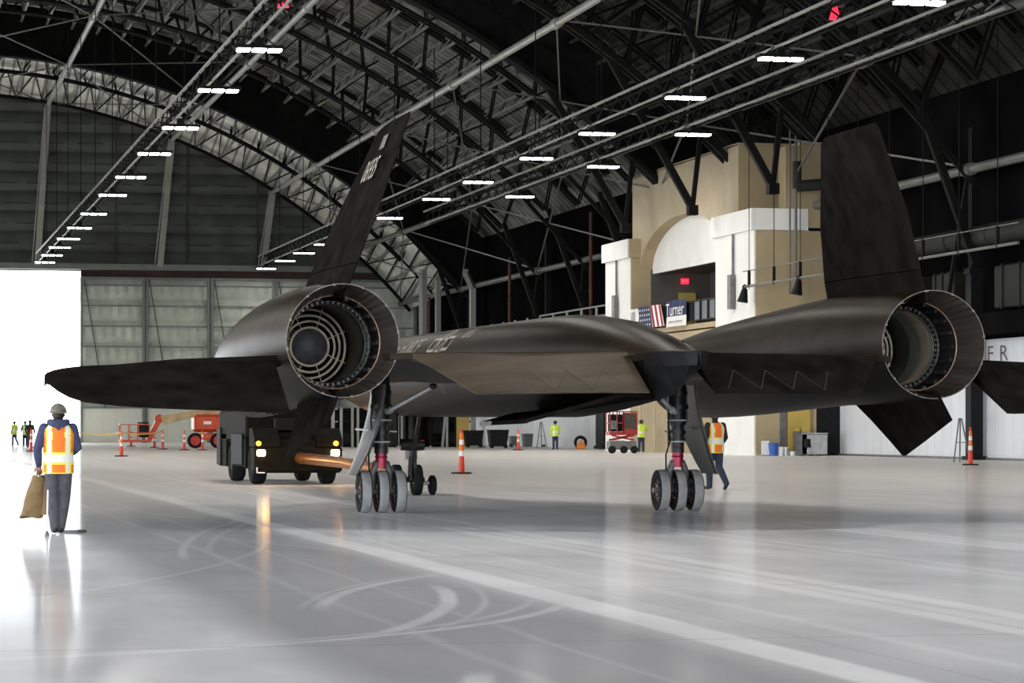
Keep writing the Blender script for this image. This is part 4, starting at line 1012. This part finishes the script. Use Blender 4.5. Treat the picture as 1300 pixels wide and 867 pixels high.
pose = dict(stand); pose.update(kneeL=(-.075,.03,.49), kneeR=(.085,.06,.49), ankL=(-.045,.0,.085), ankR=(.03,.05,.085), toeL=(-.1,1,0), toeR=(.15,1,0),
            elbL=(-.275,-.03,1.13), elbR=(.255,.02,1.14), wriL=(-.255,.14,.92), wriR=(.14,.27,1.05), handL=(.1,.2,-1), handR=(-1,.3,.1))
person('worker in orange vest, navy hoodie and grey hard hat standing at left', (x,y,0), math.radians(-2), pose, (M['navy'], M['charcoal']), 'near', M['vest'], M['hardhat'], 1.0, .008, True)
lw = (x, y)
def place(px, py): return (*on_floor(px, py), 0)
walk = dict(kneeL=(-.09,.10,.50), kneeR=(.09,-.02,.49), ankL=(-.10,.08,.085), ankR=(.16,-.22,.14), toeL=(-.1,1,0), toeR=(.2,.9,-.5), elbL=(-.27,-.06,1.13), elbR=(.27,.03,1.13), wriL=(-.24,.06,.90), wriR=(.25,.22,.98))
person('worker in orange vest and blue jeans walking behind right wheels', place(908, 621.5), math.radians(12), walk, (M['darkshirt'], M['denim']), 'walk', M['vest'], M['hatwhite'], 1.03, .009)
person('worker in lime vest facing white wall in far background, orange barrel fan to the right', place(705, 571), 0, stand, (M['vestlime'], M['denim']), 'far', M['vestlime'], M['hair'], 1.02, .02, fingers=False)
pose = dict(stand); pose.update(elbR=(.30,.1,1.2), wriR=(.33,.30,1.15))
person('worker in lime vest standing beside the red scissor lift', place(814, 574.5), math.radians(-15), pose, (M['vestlime'], M['denim']), 'far', M['vestlime'], M['hair'], 1.03, .02, fingers=False)
person('leftmost distant worker in lime jacket near bright doorway', place(18.5, 566), math.radians(30), walk, (M['vestlime'], M['charcoal']), 'far', M['vestlime'], M['hair'], 1.03, .02, fingers=False)
person('distant worker in dark clothes behind striped post near bright doorway', place(38, 569), math.radians(-20), stand, (M['darkshirt'], M['charcoal']), None, None, M['hair'], 1.05, .02, fingers=False)
person('distant worker with lime vest, left of the one in dark clothes', place(32, 567), math.radians(10), stand, (M['denim'], M['denim']), 'far', M['vestlime'], M['hair'], 1.03, .02, fingers=False)

# things the near worker has with him
cb = thing('canvas_bundle', 'tan folded canvas bundle held at side of left worker', 'bag', (lw[0]-.26, lw[1]+.12, 0))
g = G(); rr = []
for i in range(9):
    t = i/8; z = .22+.54*t; cx = -.09+.10*t; w = .155-.065*t
    rr.append([V(cx+w*math.cos(a)*(1+.08*math.sin(3*a+i)), .07*math.sin(a)*(1+.15*math.sin(2*a+i)), z+.02*math.sin(2*a)) for a in [2*PI*k/24 for k in range(24)]])
g.loft(rr); mk('outer_fold', g, M['canvas'], cb)
g = G(); rr = []
for i in range(7):
    t = i/6; z = .25+.44*t; cx = .10+.03*t; w = .07-.015*t
    rr.append([V(cx+w*math.cos(a), .05*math.sin(a)-.02, z) for a in [2*PI*k/18 for k in range(18)]])
g.loft(rr); mk('inner_fold', g, M['canvas'], cb)
g = G(); g.pipe([((-.02,0,.74),.012),((.0,.03,.88),.012),((.03,0,.74),.012)], 8); mk('strap', g, M['canvas'], cb)
x, y = on_floor(59.5, 681)
mp_ = thing('marker_pole', 'thin steel pole with small round foot beside canvas bundle', 'pole', (x, y, 0))
g = G(); g.tube((0,0,.05), (.02,.1,.60), .011, n=10); mk('rod', g, M['chrome'], mp_)
g = G(); g.lathe([(.002,.0),(.032,.0),(.03,.02),(.014,.07),(.002,.075)], (0,0,0), 'z', 16); mk('foot', g, M['grey'], mp_)
x, y = on_floor(92, 676)
sp_ = thing('floor_strap', 'dark strap with buckle lying on floor by left worker', 'strap', (x, y, 0))
g = G(); g.pipe([((-.2,.35,.012),.012),((-.1,.12,.012),.016),((0,0,.014),.018),((.08,-.03,.016),.022)], 8); mk('webbing', g, M['grey'], sp_)
g = G(); g.box((.11,-.02,.02), (.10,.16,.035), bev=.01); g.tube((.05,.02,.02), (.18,-.04,.02), .016, n=8); mk('buckle', g, M['hub'], sp_)

# ================================================================== DELINEATOR POSTS
def post(px, py, h, label, grp='striped traffic posts', slim=False):
    x, y = on_floor(px, py)
    t = thing('traffic_post', label, 'traffic post', (x, y, 0), 0, grp); k = h/1.3
    g = G(); rr = []
    g.lathe([(.004,.05),(.30,.05),(.32,.03),(.32,.0),(.004,.0)], (0,0,0), 'z', 8); mk('base', g, M['blackpl'], t, smooth=False)
    r = lambda z: .095-.045*(z/1.3)
    for nm, z0, z1, m in (('lower_sleeve',.05,.52,'conered'),('band',.52,.67,'conewhite'),('middle_sleeve',.67,.86,'orange'),('band',.86,1.0,'conewhite'),('upper_sleeve',1.0,1.19,'orange')):
        g = G(); g.lathe([(r(z0),z0*k),(r(z1),z1*k)], (0,0,0), 'z', 18); mk(nm, g, M[m], t)
    g = G(); g.lathe([(.05,1.19*k),(.03,1.22*k),(.03,1.26*k),(.055,1.28*k),(.05,1.3*k),(.002,1.31*k)], (0,0,0), 'z', 16); mk('handle', g, M['conered'], t)
for a in ((586,601.5,1.33,'striped orange traffic post alone in middle of the floor under belly'),
          (1232,590.5,1.38,'striped orange traffic post before black column at far right'),
          (154,579.5,1.22,'nearest striped post holding the yellow rope at left'),
          (166.5,566.5,1.1,'striped post half hidden by lift basket at left end of basket'),
          (196,568.5,1.15,'striped post beside lift basket with wide dark base'),
          (206.5,570.5,1.2,'striped post under elbow of orange boom lift'),
          (234,571.5,1.2,'striped post left of boom lift front wheel'),
          (257,571.5,1.2,'striped post between wheels of boom lift'),
          (39.5,573,1.3,'striped post in front of distant workers by bright doorway'),
          (611,567.5,1.15,'striped post between two black bins in background'),
          (658,571.5,1.25,'striped post left of grey rubbish bin in background'),
          (760,569.5,1.2,'striped post beside black column near red lift'),
          (463.5,588.5,1.25,'striped post glimpsed behind left gear door'),
          (429,572,1.3,'striped post behind right headlamp of tow tractor')):
    post(*a)
# rope between left posts
rp = thing('barrier_rope', 'yellow barrier rope strung between striped posts at left', 'rope', (*on_floor(154,579.5), 0))
g = G(); x0, y0 = on_floor(154,579.5)
xa, ya = on_floor(96,573); xb, yb = on_floor(206.5,570.5)
pts = [(V(xa-x0+(0-(xa-x0))*i/10, (ya-y0)*(1-i/10), 1.12-.15*math.sin(PI*i/10)), .03) for i in range(11)]+[(V((xb-x0)*i/10, (yb-y0)*i/10, 1.12-.12*math.sin(PI*i/10)), .03) for i in range(1, 11)]
g.pipe(pts, 6); mk('rope', g, M['rope'], rp)

# ================================================================== BOOM LIFT (left, background)
x, y = on_floor(258, 569); bl = thing('boom_lift', 'orange telescopic boom lift parked by pale doors', 'boom lift', (x, y, 0))
k = 1/19.0                                   # metres per photo pixel at that distance
def bx(px): return (px-258)*k
g = G(); g.box((bx(272),.4,1.62), (2.75,1.9,1.15), bev=.18); mk('turntable', g, M['lift'], bl)
g = G(); g.box((bx(262),0,.75), (2.0,2.0,.4), bev=.05); mk('chassis', g, M['lift'], bl)
for px in (246, 274):
    for yy in (-.95, .95):
        g = G(); r, h = .5, .18; g.lathe([(r*.62,-h),(r*.9,-h),(r,-h*.7),(r,h*.7),(r*.9,h),(r*.62,h)], (bx(px)+(.25 if yy > 0 else 0),yy,r), 'y', 28); wh = mk('lift_wheel', g, M['tire_black'], bl)
        g = G(); g.lathe([(.003,-h*.8),(r*.2,-h*.9),(r*.62,-h)], (bx(px)+(.25 if yy > 0 else 0),yy,r), 'y', 24); g.lathe([(r*.62,h),(.003,h*.9)], (bx(px)+(.25 if yy > 0 else 0),yy,r), 'y', 24); mk('wheel_disc', g, M['wheelred'], wh)
zf = lambda py: HC-(py-HZ)*k
g = G(); g.bar((bx(295),.1,zf(519)), (bx(206),0,zf(532)), .45, .42); g.bar((bx(235),-.02,zf(528)), (bx(208),-.02,zf(535)), .36, .5); mk('boom', g, M['boom'], bl, smooth=False)
g = G(); g.bar((bx(205),0,zf(530)), (bx(190),0,zf(560)), .38, .34); g.ell((bx(204),0,zf(532)), (.3,.25,.3)); mk('jib', g, M['lift'], bl)
g = G(); g.box((bx(173),0,zf(559)), (1.9,1.0,.14)); mk('basket_floor', g, M['lift'], bl, smooth=False)
g = G()
for px in (156,167,178,191):
    for yy in (-.5, .5): g.bar((bx(px),yy,zf(559)), (bx(px),yy,zf(539)), .06)
for z in (zf(539), zf(549)):
    for yy in (-.5, .5): g.bar((bx(156),yy,z), (bx(191),yy,z), .06)
    for px in (156, 191): g.bar((bx(px),-.5,z), (bx(px),.5,z), .06)
mk('basket_rail', g, M['lift'], bl, smooth=False)
g = G(); g.box((bx(184),-.2,zf(547)), (.75,.4,.8), bev=.05); g.box((bx(184),-.2,zf(537)), (.7,.1,.1)); mk('control_console', g, M['blackpl'], bl)
g = G(); vs, fs = text_mesh('LIFT', .5); g.box((bx(262),-.58,1.65), (.5,.02,.2)); g.box((bx(284),-.58,1.75), (.6,.02,.15)); mk('decal', g, M['conewhite'], bl, smooth=False)

# ================================================================== RED SCISSOR LIFT
x, y = on_floor(789, 575.5); sl = thing('scissor_lift', 'small red scissor lift standing in front of tan portal doors', 'scissor lift', (x, y, 0))
g = G(); g.box((0,0,.42), (1.45,.8,.45), bev=.04); g.box((-.2,-.42,.5), (.5,.06,.35)); mk('base', g, M['grey'], sl)
for px in (-.62, .02, .58):
    g = G(); g.lathe([(.003,-.06),(.2,-.06),(.2,.06),(.003,.06)], (px,-.42,.2), 'y', 20); mk('lift_wheel', g, M['tire_black'], sl)
g = G(); g.bar((-.6,-.3,.7), (.6,-.3,.95), .09); g.bar((.6,-.3,.7), (-.6,-.3,.95), .09); g.bar((-.6,.3,.7), (.6,.3,.95), .09); mk('scissor_arm', g, M['liftred'], sl, smooth=False)
g = G(); g.box((0,0,1.05), (1.5,.85,.18)); g.box((.33,-.42,1.6), (.75,.05,1.1)); mk('platform', g, M['liftred'], sl, smooth=False)
g = G()
for px in (-.73,-.35,0,.73):
    for yy in (-.42,.42): g.bar((px,yy,1.05), (px,yy,2.2), .05)
for z in (1.6,2.2):
    for yy in (-.42,.42): g.bar((-.73,yy,z), (.73,yy,z), .05)
    for px in (-.73,.73): g.bar((px,-.42,z), (px,.42,z), .05)
mk('guard_rail', g, M['liftred'], sl, smooth=False)
g = G(); g.box((.35,-.46,1.68), (.6,.03,.8)); mk('brown_panel', g, M['hub'], sl, smooth=False)
g = G(); g.box((-.2,.30,1.6), (.9,.04,.9)); mk('dark_backing', g, M['black'], sl, smooth=False)  # backing sheet added to darken the view through the rails
g = G(); g.box((-.5,-.38,1.5), (.25,.25,.45)); mk('control_box', g, M['grey'], sl, smooth=False)

# ================================================================== BINS, FAN, CRATES, RACK IN THE BACKGROUND
def bin_(px, py, w, h, label, m, wheels=True, name='tote_bin', tilt=0):
    t = thing(name, label, 'bin', (*on_floor(px, py), 0))
    g = G(); rr = []
    for z, s in ((.12,.82),(h*.9,1.0),(h,1.04),(h,.98),(h*.3,.85)): rr.append([V(w/2*s*a, .45*s*b, z) for a, b in ((-1,-1),(1,-1),(1,1),(-1,1))])
    g.loft(rr); mk('tub', g, m, t, smooth=False)
    if wheels:
        for sx in (-.36, .36):
            g = G(); g.lathe([(.003,-.05),(.14,-.05),(.14,.05),(.003,.05)], (w*sx,-.3,.14), 'y', 18); mk('caster', g, M['tire_black'], t)
    g = G(); g.bar((-w*.5,-.46,h*.92), (w*.5,-.46,h*.92), .06); mk('lip', g, m, t, smooth=False)
bin_(601, 568, 1.2, 1.15, 'black tilt bin left of the striped post in background', M['blackpl'])
bin_(632, 569, 1.25, 1.2, 'large black tilt bin with junk, right of the first', M['blackpl'])
bin_(669.5, 569.5, .55, .95, 'grey green round rubbish bin by white wall', mat('bin_grey', (.06,.075,.075), .5, 0, .2, 4), False, 'rubbish_bin')
bin_(652, 567.5, .6, .75, 'small dark cart tub beside striped post', M['grey'])
t = thing('barrel_fan', 'orange and black barrel fan on floor by white wall', 'fan', (*on_floor(737, 570), 0))
g = G(); g.torus((0,0,.42), .33, .1, n=28, k=8); g.lathe([(.36,-.12),(.36,.2)], (0,0,.42), 'y', 28); mk('shroud', g, M['blackpl'], t)
g = G(); g.box((0,.05,.18), (.55,.4,.36), bev=.05); mk('stand', g, M['fanorange'], t)
g = G(); g.tube((0,-.05,.42), (0,.1,.42), .1, n=14)
for q in range(5): a = 2*PI*q/5; g.bar((.08*math.cos(a),0,.42+.08*math.sin(a)), (.3*math.cos(a),.03,.42+.3*math.sin(a)), .12, .02)
mk('blade', g, M['fanorange'], t, smooth=False)
# stepladder-like trestle left of far worker and by right post
def trestle(px, py, h, label):
    t = thing('trestle', label, 'trestle', (*on_floor(px, py), 0))
    for s in (-1, 1):
        g = G(); g.bar((s*.35,-.2,0), (s*.05,0,h), .045); mk('leg', g, M['grey'], t, smooth=False)
    g = G(); g.bar((.1,.3,0), (0,0,h), .045); mk('leg', g, M['grey'], t, smooth=False)
    g = G(); g.bar((-.2,-.1,h*.45), (.2,-.1,h*.45), .03); mk('cross_bar', g, M['grey'], t, smooth=False)
trestle(687, 568.5, 1.7, 'thin grey folding trestle against white wall left of lime worker')
trestle(1219, 586.5, 1.75, 'thin folding tripod beside striped post at right')
# black column at the end of the white wall
u = (767-650)/F_PX; d = 44.6/(SN+CS*u)
g = G(); g.box((44.6, d*(CS-SN*u), 3.0), (.6,2.0,6.0)); g.box((44.6, d*(CS-SN*u), .1), (.8,2.2,.2)); o = mk('black_column', g, M['black'], smooth=False); tag(o, 'black square column between white wall and red lift', 'column')
# stuff by the portal: board, blue tub, paint buckets, ice machine
def small(px, py):
    d = 131.15/(CS-SN*(px-650)/F_PX); return at_depth(px, d)
x, y = small(972, 579); t = thing('leaning_board', 'white board leaning by the yellow door', 'board', (x,y,0)); g = G(); g.prism([(-.2,0,0),(.22,0,0),(.28,.3,.72),(-.12,.3,.72)], (0,.04,0)); mk('panel', g, M['conewhite'], t, smooth=False); g = G(); g.bar((-.2,-.01,.02), (.22,-.01,.02), .04); mk('edge_strip', g, M['grey'], t, smooth=False)
x, y = small(982, 579); t = thing('blue_tub', 'blue plastic tub right of white board', 'tub', (x,y,0)); g = G(); g.lathe([(.002,.0),(.19,.0),(.25,.6),(.23,.6),(.18,.05),(.002,.05)], (0,0,0), 'z', 20); mk('body', g, M['blue'], t); g = G(); g.torus((0,0,.6), .245, .02, 'z', 20, 6); mk('rim', g, M['blue'], t)
for i, px in enumerate((991, 998, 1006)):
    x, y = small(px, 578); t = thing('paint_bucket', ['white paint bucket next to the blue tub', 'grey paint bucket, middle of three by blue tub', 'small low bucket right of two taller buckets'][i], 'bucket', (x,y,0), 0, 'buckets by the yellow door')
    h = (.42,.40,.2)[i]; g = G(); g.lathe([(.002,0),(.14,0),(.16,h),(.15,h),(.13,.03),(.002,.03)], (0,0,0), 'z', 18); mk('pail', g, M['conewhite'] if i != 1 else M['steel'], t); g = G(); g.lathe([(.165,h-.02),(.165,h+.01),(.002,h+.01)], (0,0,0), 'z', 18); mk('lid', g, M['conewhite'], t)
x, y = small(1029, 577.5); t = thing('ice_machine', 'stainless workbench cabinet with clutter in front of doorway', 'cabinet', (x,y,0))
g = G(); g.box((.1,0,.55), (1.3,.7,1.0), bev=.03); g.box((.1,0,1.08), (1.35,.75,.05)); mk('cabinet', g, M['steel'], t, smooth=False)
g = G(); g.box((-.55,-.05,.6), (.5,.6,1.1)); mk('drawer_unit', g, M['grey'], t, smooth=False)
g = G(); g.tube((-.3,-.4,.4), (-.3,-.36,.8), .18, n=12); mk('hose_reel', g, M['black'], t)
g = G(); g.box((-.3,0,1.25), (.4,.3,.25)); g.ell((-.65,0,1.25), (.15,.15,.12)); mk('clutter', g, M['yellowdoor'], t)
# black steel storage rack with pale uprights in the far corner
x0, y0 = on_floor(512, 567.5); rk = thing('storage_rack', 'long black storage rack with pale uprights behind nose gear', 'rack', (x0, y0, 0))
k = y0*1.02/F_PX
for i, px in enumerate((431, 445, 452, 468, 484, 503, 508, 545, 560, 566, 590)):
    g = G(); xx = (px-512)*k; g.bar((xx,-.6,0), (xx+(.25 if i in (8,) else 0),-.6,2.7), .16); mk('upright', g, M['pipe'], rk, smooth=False)
g = G()
for z in (.25,.95,1.75,2.6): g.box(((512-512)*k,.2,z), (9.2,1.4,.1))
g.box((0,.95,1.3), (9.2,.08,2.6)); mk('shelf', g, M['black'], rk, smooth=False)
for i, (px, z, w, h) in enumerate(((440,.6,.9,.6),(475,.6,1.0,.55),(495,1.35,.9,.6),(530,.6,1.2,.6),(555,1.3,.8,.7),(578,.6,1.0,.6))):
    t = thing('crate', ['dark crate at left end of rack, bottom shelf', 'dark crate on bottom shelf of rack, second from left end', 'dark crate on middle shelf of rack near nose gear', 'wide dark crate on bottom shelf right of nose wheels', 'dark crate on middle shelf at right part of rack', 'dark crate on bottom shelf at right end of rack'][i], 'crate', (x0+(px-512)*k, y0-.1, z-h/2), 0, 'crates on the storage rack')
    g = G(); g.box((0,0,h/2), (w,.8,h), bev=.03); mk('body', g, M['blackpl'], t); g = G(); g.box((0,0,h), (w*1.04,.84,.06)); mk('lid', g, M['black'], t, smooth=False)
g = G(); x, y = on_floor(578, 568); t = thing('yellow_panel', 'ochre upright panel beside the storage rack', 'panel', (x+.8,y+1.5,0)); g = G(); g.box((0,0,2.4), (.9,.1,4.8)); mk('sheet', g, M['yellowdoor'], t, smooth=False); g = G(); g.box((-.48,0,2.4), (.08,.16,4.8)); mk('edge_post', g, M['black'], t, smooth=False)

# ================================================================== LIGHT
w = bpy.data.worlds.new('sky'); S.world = w; w.use_nodes = True
bg = w.node_tree.nodes['Background']; bg.inputs[0].default_value = (.93,.97,1.0,1); bg.inputs[1].default_value = 7.5
def area(name, loc, rot, sx, sy, portal=True, power=0, col=(1,1,1)):
    l = bpy.data.lights.new(name, 'AREA'); l.shape = 'RECTANGLE'; l.size = sx; l.size_y = sy; l.energy = power; l.color = col
    o = bpy.data.objects.new(name, l); COL.objects.link(o); o.location = loc; o.rotation_euler = rot
    if portal: l.cycles.is_portal = True
    return o
R = math.radians
area('portal_near', (CX, YN-.6, 7.7), (R(90),0,0), 82, 15.4)
area('portal_far', (-1.6, YF+1, 7.3), (R(-90),0,0), 37, 15)
area('portal_left', (XL-1, 57.5, 7.6), (0,R(-90),0), 15.2, 175)
for yy in range(-12, 90, 17):  # unseen lamps without fixtures, added to brighten the near floor
    for xx in (-5.7, 13.2, 32.1): area('hall_or_fill_light', (xx, yy, 14.7), (0,0,0), 1.8, .9, False, 540, (1,.95,.87))
for yy in range(95, 240, 24): area('hall_or_fill_light', (-5.7, yy, 14.7), (0,0,0), 1.8, .9, False, 700, (1,.95,.88))  # extra unseen row at left, added to brighten the hall
def pt(name, loc, e, col, r=.1):
    l = bpy.data.lights.new(name, 'POINT'); l.energy = e; l.color = col; l.shadow_soft_size = r; o = bpy.data.objects.new(name, l); COL.objects.link(o); o.location = loc
for xx, yy in LAMPS: area('hall_or_fill_light', (xx, yy, 14.66), (0,0,0), 1.6, .55, False, 420 if yy < 165 else 180, (1,.97,.9))
for sx in (-.92, .9): pt('headlamp_light', (9.97+sx, 67.7, .8), 14, (1,.5,.16))

# ================================================================== CAMERA
cam = bpy.data.cameras.new('camera'); co = bpy.data.objects.new('camera', cam); COL.objects.link(co)
co.location = (0,0,HC); co.rotation_euler = (R(90),0,-TH); cam.sensor_width = 36; cam.lens = 36*F_PX/1300; cam.shift_y = (HZ-433.5)/1300; cam.clip_end = 2000
S.camera = co
S.view_settings.view_transform = 'Standard'; S.view_settings.look = 'None'; S.view_settings.exposure = 0.0
S.cycles.max_bounces = 8; S.cycles.diffuse_bounces = 4; S.cycles.glossy_bounces = 4; S.cycles.sample_clamp_indirect = 6
